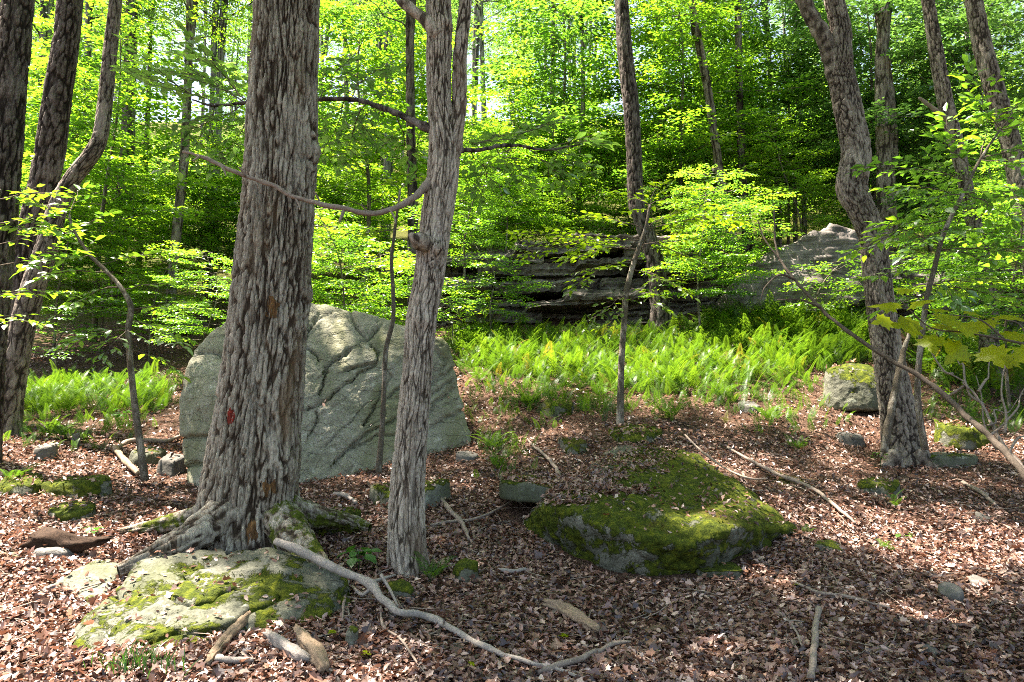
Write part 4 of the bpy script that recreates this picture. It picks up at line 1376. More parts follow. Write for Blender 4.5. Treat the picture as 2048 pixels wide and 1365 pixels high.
FT = [far_proto(k, Ht, rad, 300 + k) for k, (Ht, rad) in enumerate(((15, .14), (17, .18), (13, .10), (16, .13)))]
for me in FT:
    me.materials.append(M['bark_far'])
r = rg(77)
spots = []
tries = 0
while len(spots) < 80 and tries < 9000:
    tries += 1
    Yd = r.uniform(19, 58) if len(spots) < 40 else r.uniform(48, 95)
    x = r.uniform(-0.80, 0.80) * Yd
    if 0.16 < x / Yd < 0.66 and r.uniform() < (0.35 if Yd < 50 else 0.75):
        continue
    if all((x - a) ** 2 + (Yd - b) ** 2 > (1.9 + 0.035 * Yd) ** 2 for a, b in spots):
        spots.append((x, Yd))
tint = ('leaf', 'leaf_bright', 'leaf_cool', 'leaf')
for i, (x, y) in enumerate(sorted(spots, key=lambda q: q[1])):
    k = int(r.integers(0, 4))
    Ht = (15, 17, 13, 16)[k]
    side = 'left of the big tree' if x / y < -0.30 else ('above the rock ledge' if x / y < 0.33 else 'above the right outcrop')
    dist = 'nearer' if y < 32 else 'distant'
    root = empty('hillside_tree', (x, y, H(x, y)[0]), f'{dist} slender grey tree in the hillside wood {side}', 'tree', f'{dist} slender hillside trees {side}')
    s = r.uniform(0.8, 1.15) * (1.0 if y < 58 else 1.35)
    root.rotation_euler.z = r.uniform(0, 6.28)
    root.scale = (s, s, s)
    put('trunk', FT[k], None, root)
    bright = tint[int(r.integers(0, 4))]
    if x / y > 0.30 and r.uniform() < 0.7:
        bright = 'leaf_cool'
    lf, br = CROWNS[int(r.integers(0, 5))]
    me = lf
    zc = Ht * r.uniform(0.30, 0.58)
    for nm, q in (('crown', me), ('branches', br)):
        o = put(nm, q, M['leaf'], root, (0, 0, zc))
        if nm == 'crown':
            dress(o, bright)
        o.rotation_euler.z = r.uniform(0, 6.28)
        o.scale = (0.95, 0.95, (Ht - zc) / 8.5)

ORD = ['', 'first', 'second', 'third', 'fourth', 'fifth', 'sixth', 'seventh', 'eighth', 'ninth', 'tenth', 'eleventh', 'twelfth', 'thirteenth', 'fourteenth', 'fifteenth', 'sixteenth', 'seventeenth', 'eighteenth', 'nineteenth']


def nth(k):
    if k < 20:
        return ORD[k]
    t = ('twenty', 'thirty', 'forty', 'fifty')[k // 10 - 2]
    return t + '-' + ORD[k % 10] if k % 10 else {2: 'twentieth', 3: 'thirtieth', 4: 'fortieth', 5: 'fiftieth'}[k // 10]


def number_group(prefix, text):
    by = {}
    for o in C.objects:
        if o.name.startswith(prefix) and o.get('group') and o.parent is None:
            by.setdefault(o['group'], []).append(o)
    for g, L in by.items():
        L.sort(key=lambda o: o.location.x / o.location.y)
        for k, o in enumerate(L):
            o['label'] = text(nth(k + 1), g)


number_group('hillside_tree', lambda n, g: f'{n} from the left of the {g}')

# --- unseen trees added round the viewpoint so their crowns dapple the foreground with shade
for k, (x, y, cr, cs, z0, rz) in enumerate(((-4.6, 3.2, 5, 1.16, 5.5, 3.649), (-2.6, 0.6, 6, 1.4, 6.0, 6.192), (2.4, 1.2, 5, 1.15, 6.0, 2.2), (6.4, 2.6, 6, 1.2, 5.5, 3.3), (-13.5, 9.0, 5, 1.27, 5.5, 4.069), (10.5, 8.0, 5, 1.1, 5.0, 5.5))):
    root = empty('forest_tree', (x, y, H(x, y)[0]), f'tall shade tree added outside the picture, {nth(k + 1)} of those round the viewpoint', 'tree', 'added shade trees round the viewpoint')
    o = put('trunk', FT[k % 4], None, root)
    o.scale = (1.3, 1.3, 1)
    crown_of(root, np.array(root.location) + (0, 0, z0), cr, cs, rz)

# ------------------------------------------------------------------ understorey saplings
def sapling_mesh(seed, Hs, n_br, Lmax, leaf, spacing=0.05, z0=0.25, tmpl=RHOMB):
    f = Foliage(seed, leaf=leaf, spacing=spacing, tilt=0.25)
    r = f.r
    st = spline(np.array([(0, 0, -.2), (r.normal(0, .06), r.normal(0, .06), Hs * .35), (r.normal(0, .2), r.normal(0, .2), Hs * .7), (r.normal(0, .35), r.normal(0, .35), Hs)]), 14)
    wood = tube(st, np.linspace(0.012 + 0.006 * Hs, 0.005, 14), 6)
    for k in range(n_br):
        t = z0 + (1 - z0) * (k + r.uniform(0, 1)) / n_br
        p = np.array([np.interp(Hs * t, st[:, 2], st[:, q]) for q in range(3)])
        az = k * 2.4 + r.uniform(-.5, .5)
        L = Lmax * (0.45 + 0.65 * math.sin(math.pi * min(1, 0.25 + 0.7 * t))) * r.uniform(.6, 1.1)
        f.spray(p, np.array((math.cos(az), math.sin(az), r.normal(0.12, .12))), L, tubes=False, flat=0.10)
    lg, rn = f.leaf_mesh(tmpl)
    wv = join([wood] + f.tubes)
    return mk_mesh('foliage', lg[0], lg[1], {'rnd': rn}, False), mk_mesh('stem', *wv)


SAP = [sapling_mesh(401, 3.2, 38, 1.5, 0.12), sapling_mesh(402, 4.6, 50, 1.7, 0.125), sapling_mesh(403, 2.2, 30, 1.2, 0.11), sapling_mesh(404, 5.5, 56, 1.8, 0.13), sapling_mesh(405, 1.5, 26, 0.9, 0.10)]
for lf, st in SAP:
    st.materials.append(M['sapling'])


def sapling(label, xyz, k, s, rot, mat='leaf_bright', group=None, name='sapling', cat='sapling'):
    root = empty(name, xyz, label, cat, group)
    root.rotation_euler.z = rot
    root.scale = (s, s, s)
    lf, st = SAP[k]
    dress(put('foliage', lf, M['leaf'], root), mat)
    put('stem', st, None, root)
    return root


r = rg(55)
bush = [  # label, pixel x, pixel y of the foot, distance, kind, size, tint
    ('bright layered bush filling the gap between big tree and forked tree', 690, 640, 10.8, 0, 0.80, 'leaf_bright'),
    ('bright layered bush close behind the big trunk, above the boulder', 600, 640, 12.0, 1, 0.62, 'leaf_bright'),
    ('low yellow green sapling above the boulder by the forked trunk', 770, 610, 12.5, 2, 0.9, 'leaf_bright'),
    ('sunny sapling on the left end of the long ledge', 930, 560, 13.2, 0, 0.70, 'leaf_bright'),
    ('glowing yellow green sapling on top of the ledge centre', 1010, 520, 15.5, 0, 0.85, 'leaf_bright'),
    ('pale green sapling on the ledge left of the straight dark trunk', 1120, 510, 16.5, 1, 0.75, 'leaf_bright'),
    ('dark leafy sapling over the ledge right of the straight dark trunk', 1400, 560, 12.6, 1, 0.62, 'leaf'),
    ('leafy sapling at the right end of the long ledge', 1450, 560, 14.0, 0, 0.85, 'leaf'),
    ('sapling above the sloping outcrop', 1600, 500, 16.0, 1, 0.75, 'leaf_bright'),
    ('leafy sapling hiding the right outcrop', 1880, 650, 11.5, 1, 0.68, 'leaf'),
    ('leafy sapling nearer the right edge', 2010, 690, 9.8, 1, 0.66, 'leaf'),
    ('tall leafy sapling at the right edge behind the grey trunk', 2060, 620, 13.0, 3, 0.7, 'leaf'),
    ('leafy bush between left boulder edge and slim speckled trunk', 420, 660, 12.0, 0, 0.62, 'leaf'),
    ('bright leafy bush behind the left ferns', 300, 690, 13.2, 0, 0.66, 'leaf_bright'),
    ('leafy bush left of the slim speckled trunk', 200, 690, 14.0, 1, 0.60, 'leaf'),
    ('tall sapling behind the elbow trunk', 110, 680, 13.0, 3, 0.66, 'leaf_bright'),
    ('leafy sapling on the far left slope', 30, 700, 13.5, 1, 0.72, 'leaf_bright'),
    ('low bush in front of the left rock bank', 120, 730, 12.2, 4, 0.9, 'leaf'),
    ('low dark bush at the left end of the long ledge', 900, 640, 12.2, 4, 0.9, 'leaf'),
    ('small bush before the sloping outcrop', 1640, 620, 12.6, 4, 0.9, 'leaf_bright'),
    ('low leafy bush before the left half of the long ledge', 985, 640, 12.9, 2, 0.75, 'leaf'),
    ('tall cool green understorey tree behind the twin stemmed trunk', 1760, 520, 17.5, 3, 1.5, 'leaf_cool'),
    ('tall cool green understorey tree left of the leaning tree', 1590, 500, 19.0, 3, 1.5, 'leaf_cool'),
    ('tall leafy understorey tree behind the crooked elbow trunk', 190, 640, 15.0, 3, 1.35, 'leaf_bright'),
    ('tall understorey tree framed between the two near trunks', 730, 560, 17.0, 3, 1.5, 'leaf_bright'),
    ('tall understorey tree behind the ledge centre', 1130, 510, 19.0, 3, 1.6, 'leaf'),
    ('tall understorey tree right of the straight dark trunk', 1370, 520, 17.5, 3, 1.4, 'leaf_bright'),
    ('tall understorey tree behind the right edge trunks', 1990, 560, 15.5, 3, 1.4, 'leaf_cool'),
]
for i, (lab, px, py, Yd, k, s, mt) in enumerate(bush):
    p = W(px, py, Yd)
    p[2] = H(p[0], p[1])[0] if p[2] < H(p[0], p[1])[0] + 1.0 or Yd < 13 else p[2]
    sapling(lab, p, k, s, r.uniform(0, 6.28), mt)
n = 0
sp2 = []
while n < 80:
    Yd = r.uniform(16.0, 42)
    x = r.uniform(-0.75, 0.75) * Yd
    if any((x - a) ** 2 + (Yd - b) ** 2 < 1.5 for a, b in sp2):
        continue
    sp2.append((x, Yd))
    n += 1
    side = 'left of the big tree' if x / Yd < -0.30 else ('behind the long ledge' if x / Yd < 0.30 else 'behind the right outcrop')
    sapling(f'understorey sapling on the upper slope {side}', (x, Yd, H(x, Yd)[0]), int(r.integers(0, 4)), r.uniform(0.9, 1.5), r.uniform(0, 6.28), ('leaf_bright', 'leaf', 'leaf_bright', 'leaf_cool')[int(r.integers(0, 4))], f'upper slope saplings {side}')


number_group('sapling', lambda n, g: f'{n} from the left of the {g}')


# near saplings, traced stems with leafy layers at the places the photograph shows them
def leaf_parts(f, root, mat, single):
    """the `single` nearest leaves as parts of their own, the rest as one mass"""
    P, D, N, S, rn = np.vstack(f.P), unit(np.vstack(f.D)), np.vstack(f.N), np.concatenate(f.S), np.concatenate(f.rn)
    order = np.argsort(-S / np.linalg.norm(P - (0, 0, CAM_Z), axis=1))
    one, rest = order[:single], order[single:]
    meshes = []
    for k in range(4):
        me = mk_mesh('leaf', OVATE[0], [a.copy() for a in OVATE[1]], {'rnd': np.full(len(OVATE[0]), 0.2 + 0.2 * k)}, False)
        me.materials.append(M[mat])
        meshes.append(me)
    side = unit(np.cross(N, D))
    N2 = np.cross(D, side)
    loc = np.array(root.location)
    for i in one:
        o = bpy.data.objects.new('leaf', meshes[min(3, int(rn[i] * 4))])
        C.objects.link(o)
        o.parent = root
        m_ = Matrix.Identity(4)
        for r_ in range(3):
            m_[r_][0], m_[r_][1], m_[r_][2], m_[r_][3] = D[i, r_] * S[i], side[i, r_] * S[i], N2[i, r_] * S[i], P[i, r_] - loc[r_]
        o.matrix_basis = m_
    if len(rest):
        lg, rr = leaves(P[rest], D[rest], N[rest], S[rest], OVATE, rn[rest])
        o = build('foliage', lg, M[mat], root, attrs={'rnd': rr}, smooth=False)
        o['kind'] = 'stuff'


def near_sapling(label, rows, Yd, sprays, leaf, seed, mat='leaf_near', stem='sapling', spacing=0.055, name='sapling', base=None, tmpl=OVATE, rad=0.006, single=300):
    line = wl(rows, Yd)
    root = empty(name, line[0, :3], label, 'sapling')
    q = spline(line, 60)
    v, fc = tube(q[:, :3], q[:, 3], 10)
    build('stem', (v + vn_rand(v, 0.002, seed), fc), M[stem], root)
    f = Foliage(seed, leaf=leaf, spacing=spacing, tilt=0.28, twig_r=0.0025)
    for (px, py, qx, qy, dY) in sprays:       # from pixel to pixel, tip dY metres nearer (-) or further
        a = W(px, py, Yd)
        b = W(qx, qy, Yd + dY)
        f.spray(a, b - a, np.linalg.norm(b - a), radius=rad, flat=0.10, rise=0.16)
    leaf_parts(f, root, mat, single)
    build('twigs', f.wood(), M['twig'], root)
    return root


near_sapling('bent thin sapling with layered bright leaves on the left slope', [(290, 962, 16), (282, 900, 14), (272, 830, 13), (262, 740, 12), (257, 660, 12), (262, 615, 12), (245, 580, 9), (215, 545, 8), (180, 510, 7), (150, 465, 6), (138, 430, 4)], 6.9,
             [(258, 660, 120, 690, -.3), (258, 640, 360, 690, -.2), (260, 620, 400, 610, .5), (245, 580, 330, 560, .3), (240, 575, 130, 610, -.4), (215, 545, 90, 560, -.3), (180, 510, 40, 530, -.4), (150, 465, 20, 470, .1), (140, 440, 60, 400, .3), (150, 460, 230, 430, .2), (200, 530, 290, 500, .4), (138, 430, 170, 380, .3), (262, 700, 330, 740, .2), (180, 510, 110, 470, .5), (258, 650, 190, 720, -.4)], 0.13, 501, 'leaf_bright')
near_sapling('leafy sapling spreading at the left edge', [(-60, 900, 14), (-50, 700, 12), (-30, 560, 10), (-20, 450, 8), (0, 380, 5)], 6.0,
             [(-40, 600, 120, 590, .3), (-30, 540, 160, 500, .2), (-25, 500, 130, 450, .3), (-20, 450, 100, 420, .2), (-40, 640, 60, 650, -.2), (-10, 400, 110, 395, .5)], 0.13, 502, 'leaf_bright')
near_sapling('thin pale sapling in the middle with layered leaves before the ledge', [(1240, 862, 18), (1241, 800, 14), (1243, 720, 13), (1248, 650, 12), (1252, 590, 12), (1262, 545, 11), (1276, 500, 10), (1290, 460, 7), (1300, 410, 5)], 8.3,
             [(1276, 500, 1120, 520, -.4), (1270, 520, 1160, 590, -.5), (1280, 490, 1400, 480, -.4), (1285, 480, 1420, 530, -.2), (1265, 540, 1380, 590, -.5), (1290, 460, 1180, 430, .4), (1290, 460, 1400, 420, .3), (1295, 440, 1310, 360, .5), (1252, 590, 1190, 640, -.5),
              (1255, 575, 1330, 620, -.5), (1300, 410, 1240, 380, .3), (1300, 410, 1380, 385, -.2), (1276, 500, 1060, 470, .5), (1285, 480, 1030, 520, .3), (1290, 460, 1470, 450, .5), (1250, 620, 1200, 680, -.3)], 0.115, 503, 'leaf_near')
near_sapling('thin bare stemmed sapling standing before the huge boulder', [(757, 945, 13), (764, 860, 11), (768, 780, 10), (772, 700, 10), (786, 640, 9), (786, 580, 8), (783, 520, 8), (790, 460, 6), (800, 380, 4)], 6.6,
             [(790, 460, 740, 470, .3), (800, 390, 850, 350, .6), (783, 540, 740, 560, .3)], 0.10, 504, 'leaf_near')
near_sapling('dark leafed sapling with broad leaves at right in front of the grey trunks', [(1850, 900, 14), (1835, 780, 12), (1850, 620, 11), (1868, 540, 10), (1890, 460, 9), (1925, 390, 8), (1960, 320, 6), (2000, 260, 4)], 6.6,
             [(1868, 540, 1740, 560, .3), (1880, 490, 1760, 440, -.2), (1890, 460, 2010, 470, .2), (1925, 390, 1790, 370, -.2), (1925, 390, 2050, 400, .2), (1950, 340, 1850, 290, .3), (1960, 320, 2060, 290, .3), (2000, 260, 1930, 210, .2), (1860, 570, 1980, 560, .3), (1855, 590, 1760, 620, .2), (2000, 260, 2060, 190, .2),
              (1900, 440, 1720, 500, .5), (1880, 500, 2040, 520, .4), (1925, 390, 1840, 430, -.4), (1960, 320, 2070, 340, -.3), (1940, 360, 1730, 330, .4), (1870, 540, 1930, 620, -.3), (1960, 320, 1990, 230, .4), (1940, 360, 1880, 250, .3), (2000, 260, 1960, 150, .3), (1930, 385, 2040, 450, -.2), (1895, 455, 1810, 500, -.3), (1880, 500, 1960, 520, -.3), (1860, 570, 2030, 600, .1), (1855, 600, 1900, 660, -.2), (2000, 260, 2080, 240, -.2)], 0.15, 505, 'leaf')
# leafy low limbs of the big tree, shaded
f = Foliage(520, leaf=0.14, spacing=0.07, tilt=0.3, twig_r=0.003)
for (px, py, qx, qy, Ya, Yb) in ((500, 205, 370, 250, 6.3, 6.6), (490, 206, 400, 130, 6.3, 7.0), (430, 212, 330, 330, 6.35, 6.8), (560, 205, 440, 310, 6.3, 6.9), (640, 199, 700, 120, 6.2, 6.8), (690, 198, 760, 260, 6.0, 6.6), (735, 206, 700, 300, 5.8, 6.5), (690, 198, 620, 300, 6.0, 7.0), (430, 212, 300, 150, 6.3, 7.0), (500, 205, 380, 60, 6.3, 7.2), (790, 226, 830, 330, 5.6, 6.3), (700, 200, 780, 120, 6.0, 6.8)):
    a, b = W(px, py, Ya), W(qx, qy, Yb)
    f.spray(a, b - a, np.linalg.norm(b - a), radius=0.006, flat=0.14)
limb(fork, 'limb', wl([(905, 300, 12, 5.2), (960, 300, 9, 5.5), (1020, 290, 7, 5.9), (1090, 300, 5, 6.3), (1160, 290, 3, 6.7)], 5.2), M['bark_dark'], relief=.004)
for (px, py, qx, qy, Ya, Yb) in ((960, 300, 990, 250, 5.5, 6.2), (990, 295, 1050, 360, 5.7, 6.2), (1020, 290, 1100, 230, 5.9, 6.5), (1050, 295, 1130, 370, 6.1, 6.5), (1090, 300, 1170, 330, 6.3, 6.8), (940, 300, 960, 370, 5.4, 6.0), (1100, 298, 1180, 260, 6.4, 6.9)):
    a, b = W(px, py, Ya), W(qx, qy, Yb)
    f.spray(a, b - a, np.linalg.norm(b - a), radius=0.005, flat=0.14)
lg, rn = f.leaf_mesh(OVATE)
build('foliage', lg, M['leaf_cool'], fork, attrs={'rnd': rn}, smooth=False)
build('twigs', f.wood(), M['twig'], fork)

# bright maple twig reaching in at the right, each leaf a part
mt = empty('maple_branch', W(2090, 700, 3.6), 'maple twig with big yellow green lobed leaves reaching in from the right edge', 'branch')
for rows in ([(2100, 700, 6), (2010, 680, 5), (1930, 665, 4), (1860, 655, 3), (1800, 600, 2)], [(2010, 680, 4), (1960, 640, 3), (1900, 630, 2)], [(2060, 690, 4), (2040, 650, 3), (2010, 640, 2)]):
    q = wl(rows, 3.6)
    build('twig', tube(spline(q, 20)[:, :3], spline(q, 20)[:, 3], 6), M['twig'], mt)
r = rg(66)
tv, tf = MAPLE
tris = [a.copy() for a in tf]
me_leaf = mk_mesh('maple_leaf', tv, tris, {'rnd': np.full(len(tv), 0.6)}, True)
me_leaf.materials.append(M['maple'])
for (px, py, s, az) in ((1800, 612, 62, 2.6), (1850, 608, 55, 1.6), (1838, 650, 66, 3.2), (1880, 640, 58, 0.4), (1905, 655, 66, 3.6), (1860, 672, 60, 4.4), (1925, 690, 62, 3.9), (1950, 660, 70, 2.9), (1990, 650, 72, 2.2), (1975, 695, 66, 4.6), (2010, 665, 70, 5.3), (2030, 640, 80, 1.2), (2040, 695, 76, 5.0), (1960, 632, 50, 1.9), (1895, 622, 46, 2.4), (1780, 640, 44, 3.4), (2015, 712, 60, 4.2), (1820, 585, 40, 1.9)):
    Yk = 3.6 + r.normal(0, .12)
    o = put('maple_leaf', me_leaf, None, mt, Vector(W(px, py, Yk)) - mt.location)
    sc = s / FPX * Yk
    o.scale = (sc, sc, sc)
    o.rotation_euler = (Matrix.Rotation(r.normal(0.62, .22), 3, 'X') @ Matrix.Rotation(r.normal(0, .25), 3, 'Y') @ Matrix.Rotation(az, 3, 'Z')).to_euler()

# ------------------------------------------------------------------ ferns
def frond_template(seed, pairs=24, arch=0.9, width=0.18):
    r = rg(seed)
    s = np.linspace(0, 1, 13)
    ang = R(82) - arch * s ** 1.4 * 1.25
    x = np.r_[0, np.cumsum(np.cos(ang[:-1]) / 12)]
    z = np.r_[0, np.cumsum(np.sin(ang[:-1]) / 12)]
    v, f4 = [], []
    for i in range(13):
        w = 0.006 * (1 - 0.8 * s[i])
        v += [(x[i], w, z[i]), (x[i], -w, z[i])]
    for i in range(12):
        f4.append((2 * i, 2 * i + 1, 2 * i + 3, 2 * i + 2))
    for i in range(pairs):
        t = 0.20 + 0.79 * i / pairs
        px, pz, a = np.interp(t, s, x), np.interp(t, s, z), np.interp(t, s, ang)
        tl = width * min(1, (t - 0.12) / 0.16) * (1 - t) ** 0.75 * 1.35 + 0.012
        wd = 0.014
        for sg in (1, -1):
            k = len(v)
            fx, fz = math.cos(a), math.sin(a)
            dr = -0.22 * tl
            v += [(px - fx * wd * .5, 0, pz - fz * wd * .5), (px + fx * (tl * .22 - wd * .9), sg * tl * .55, pz + fz * (tl * .22 - wd) + dr * .3), (px + fx * tl * .35, sg * tl, pz + fz * tl * .35 + dr), (px + fx * (tl * .22 + wd), sg * tl * .5, pz + fz * (tl * .22 + wd) + dr * .3)]
            f4.append((k, k + 1, k + 2, k + 3))
    return np.array(v), np.array(f4)


FR_T = [frond_template(600 + k, 20, a) for k, a in enumerate((0.55, 0.8, 1.0, 1.25))]


def place_fronds(P, size, yaw, lean, seed):
    r = rg(seed)
    geos, rn = [], []
    kind = r.integers(0, 4, len(P))
    for k in range(4):
        m_ = kind == k
        if not m_.any():
            continue
        tv, tf = FR_T[k]
        ca, sa = np.cos(yaw[m_]), np.sin(yaw[m_])
        s = size[m_]
        x = tv[None, :, 0] + lean[m_, None] * tv[None, :, 2]
        y, z = tv[None, :, 1] + 0 * x, tv[None, :, 2] + 0 * x
        vx = (x * ca[:, None] - y * sa[:, None]) * s[:, None]
        vy = (x * sa[:, None] + y * ca[:, None]) * s[:, None]
        v = np.stack([vx, vy, z * s[:, None]], -1) + P[m_][:, None]
        o = (np.arange(m_.sum()) * len(tv))[:, None, None]
        geos.append((v.reshape(-1, 3), [(tf[None] + o).reshape(-1, 4)]))
        rn.append(np.repeat(np.clip(r.normal(.5, .2, m_.sum()), 0, 1), len(tv)))
    return join(geos), np.concatenate(rn)


def in_poly(px, py, poly):
    inside = np.zeros(len(px), bool)
    n = len(poly)
    for i in range(n):
        x1, y1 = poly[i]
        x2, y2 = poly[(i + 1) % n]
        c = ((y1 > py) != (y2 > py)) & (px < (x2 - x1) * (py - y1) / (y2 - y1 + 1e-9) + x1)
        inside ^= c
    return inside


def fern_bank(label, poly, n, size, seed, yaw0=None):
    r = rg(seed)
    po = np.array(poly, float)
    px = r.uniform(po[:, 0].min(), po[:, 0].max(), n * 3)
    py = r.uniform(po[:, 1].min(), po[:, 1].max(), n * 3)
    k = in_poly(px, py, poly)
    px, py = px[k][:n], py[k][:n]
    P = ground(px, py)
    # clumpy
    P[:, :2] += r.normal(0, 0.12, (len(P), 2))
    P[:, 2] = H(P[:, 0], P[:, 1]) - 0.02
    yaw = r.uniform(0, 6.28, len(P)) if yaw0 is None else r.normal(yaw0, 1.0, len(P))
    sz = size * np.clip(r.normal(1, .2, len(P)) + 0.35 * fbm(P * 0.9, 2), .45, 1.6)
    geo, rn = place_fronds(P, sz, yaw, np.abs(r.normal(.1, .15, len(P))), seed)
    o = build('fern_bank', geo, M['fern'], attrs={'rnd': rn}, smooth=False)
    tag(o, label, 'ferns', kind='stuff')


fern_bank('dense bright green fern bank below the rock ledges', [(895, 690), (960, 668), (1100, 676), (1300, 676), (1420, 655), (1500, 625), (1600, 625), (1720, 665), (1745, 720), (1640, 735), (1560, 768), (1400, 790), (1270, 795), (1150, 775), (1000, 760), (920, 745)], 3700, 0.36, 701)
fern_bank('fern mound rising to the right below the sloping outcrop', [(1400, 668), (1480, 640), (1600, 628), (1735, 640), (1745, 725), (1640, 735), (1500, 720)], 900, 0.48, 706)
fern_bank('scattered fern sprigs and seedlings on the slope below the fern bank', [(930, 760), (1120, 800), (1300, 800), (1560, 780), (1720, 760), (1700, 860), (1560, 880), (1420, 850), (1250, 830), (1080, 860), (1040, 960), (960, 960), (950, 880)], 300, 0.20, 707)
fern_bank('scattered green seedlings behind the leaning tree foot at right', [(1840, 770), (2060, 760), (2060, 860), (1960, 880), (1850, 850)], 220, 0.24, 708)
fern_bank('scattered green seedlings on the left slope below the ferns', [(20, 840), (330, 830), (250, 900), (120, 905), (20, 900)], 150, 0.20, 709)
fern_bank('sparse fern fringe below the fern bank', [(930, 745), (1150, 775), (1400, 790), (1560, 768), (1700, 730), (1690, 770), (1560, 815), (1380, 830), (1200, 835), (1000, 830)], 330, 0.27, 705)
fern_bank('fern patch on the left slope behind the bent sapling', [(20, 790), (120, 770), (260, 765), (345, 775), (330, 830), (200, 835), (60, 840), (25, 850)], 620, 0.33, 702)
fern_bank('thin ferns on the ground above the outcrop', [(1420, 545), (1520, 520), (1540, 560), (1430, 590)], 260, 0.45, 703)
fern_bank('shaded ferns and greenery at the right behind the leaning tree', [(1830, 700), (2048, 680), (2048, 760), (1990, 800), (1830, 760)], 420, 0.5, 704)


def fern(label, px, py, n, size, seed, yaw=None):
    g = G(px, py)
    root = empty('fern', g, label, 'fern', None)
    r = rg(seed)
    for k in range(n):
        tv, tf = FR_T[int(r.integers(1, 4))]
        me = bpy.data.meshes.get(f'frond_{id(tv)}')
        if me is None:
            me = mk_mesh(f'frond_{id(tv)}', tv, [tf], {'rnd': np.full(len(tv), 0.5)}, False)
            me.materials.append(M['fern'])
        o = put('frond', me, None, root, (r.normal(0, .02), r.normal(0, .02), 0))
        s = size * r.uniform(.7, 1.15)
        o.scale = (s, s, s)
        o.rotation_euler = (r.normal(0, .15), r.uniform(0.1, 0.55), k * 6.283 / n + r.uniform(-.4, .4))
    return root


for q in (('single green fern in the leaves left of the leaning tree', 1600, 905, 8, 0.26, 1), ('tall fern clump right of the thin middle sapling', 1345, 845, 11, 0.42, 2), ('fern clump by the right foot of the huge boulder', 985, 905, 12, 0.36, 3),
          ('lower fern tuft beside the boulder foot fern clump', 995, 945, 8, 0.26, 4), ('fern clump on the slope below the left end of the fern bank', 1060, 820, 12, 0.48, 5), ('fern clump between the tall fern clump and the leaning tree', 1545, 850, 10, 0.42, 6),
          ('small fern at the foot of the forked tree', 862, 1168, 7, 0.26, 7), ('pale fern at the left edge by the mossy stones', 25, 975, 8, 0.32, 8), ('tiny fern sprig beside the low moss covered boulder', 1612, 1075, 5, 0.12, 9),
          ('small fern tuft in shaded leaves right of centre below the leaning tree', 1770, 1110, 6, 0.14, 10), ('small fern tuft between mossy stones below the leaning tree', 1790, 1020, 6, 0.18, 11), ('loose fern above the small moss topped rock', 1110, 790, 9, 0.45, 12),
          ('fern beside the lichen grey boulder', 1660, 800, 8, 0.32, 13), ('low fern between fern bank and pale slate slab', 1440, 800, 9, 0.40, 14), ('low green fern under the left ferns', 120, 880, 8, 0.28, 15), ('fern sprig left of the small upright grey stone', 100, 870, 7, 0.3, 16),
          ('fern at the left foot of the fern bank by the boulder', 960, 770, 9, 0.45, 17), ('fern tuft just left of the thin middle sapling', 1200, 800, 8, 0.4, 18)):
    fern(q[0], q[1], q[2], q[3], q[4], q[5] + 800)

# broad leaved herbs
def herb(label, px, py, n, size, seed, height=0.14, mat='herb'):
    g = G(px, py)
    root = empty('leafy_plant', g, label, 'plant')
    r = rg(seed)
    tv, tf = OVATE
    me = bpy.data.meshes.get('herb_leaf_' + mat)
    if me is None:
        me = mk_mesh('herb_leaf_' + mat, tv * np.array((1, 1.35, 1)), [a.copy() for a in tf], {'rnd': np.full(len(tv), .5)}, True)
        me.materials.append(M[mat])
    st = tube(np.array([g + (0, 0, -.02), g + (0.01, 0, height * .5), g + (0, 0.01, height)]), [.003, .003, .002], 5)
    build('stem', st, M['herb'], root)
    for k in range(n):
        a = r.uniform(0, 6.28)
        rad = r.uniform(0.01, size * 0.9)
        o = put('leaf', me, None, root, (math.cos(a) * rad, math.sin(a) * rad, height * r.uniform(.55, 1.1)))
        s = size * r.uniform(.7, 1.2)
        o.scale = (s, s, s)
        o.rotation_euler = (r.normal(0, .2), r.normal(.15, .25), a + r.normal(0, .4))


herb('small plant with broad green leaves left of the forked tree foot', 715, 1148, 16, 0.10, 901, 0.15)
herb('leafy seedling at the foot of the leaning tree', 1760, 935, 12, 0.06, 902, 0.14)
herb('seedling with pale leaves on the rotten log', 180, 1080, 7, 0.05, 903, 0.08)
herb('low seedlings in the sunlit leaves at right', 1800, 1075, 10, 0.06, 904, 0.03, 'fern')
herb('leafy seedling cluster at the left under the ferns', 250, 855, 14, 0.09, 905, 0.2)
herb('bright leafy seedling at the right edge under the bare shrub', 2010, 810, 20, 0.09, 906, 0.35, 'leaf_near')
herb('palmate leafed plant at the top left of the fern bank', 985, 665, 22, 0.16, 907, 0.7, 'leaf_near')
herb('leafy seedlings behind the leaning tree foot at right', 1890, 815, 20, 0.08, 908, 0.25, 'leaf_near')

# grass tuft at the bottom left
f = []
r = rg(31)
for (px, py) in ((290, 1345), (330, 1350), (230, 1355), (255, 1335)):
    g = G(px, py)
    for k in range(26):
        b = g + (r.normal(0, .05), r.normal(0, .05), 0)
        d = np.array((r.normal(0, .4), r.normal(0, .4), 1.0)) * r.uniform(.05, .12)
        sd = np.array((.0025, 0, 0))
        e = b + d
        mdl = b + d * .55 + (0, 0, .01)
        f.append((np.array([b - sd, b + sd, mdl + sd, mdl - sd, e]), [np.array([(0, 1, 2, 3)]), np.array([(3, 2, 4)])]))
geo = join(f)
tag(build('grass', geo, M['herb'], attrs={'rnd': np.full(len(geo[0]), .4)}, smooth=False), 'grass tufts at the bottom left edge', 'grass', kind='stuff')

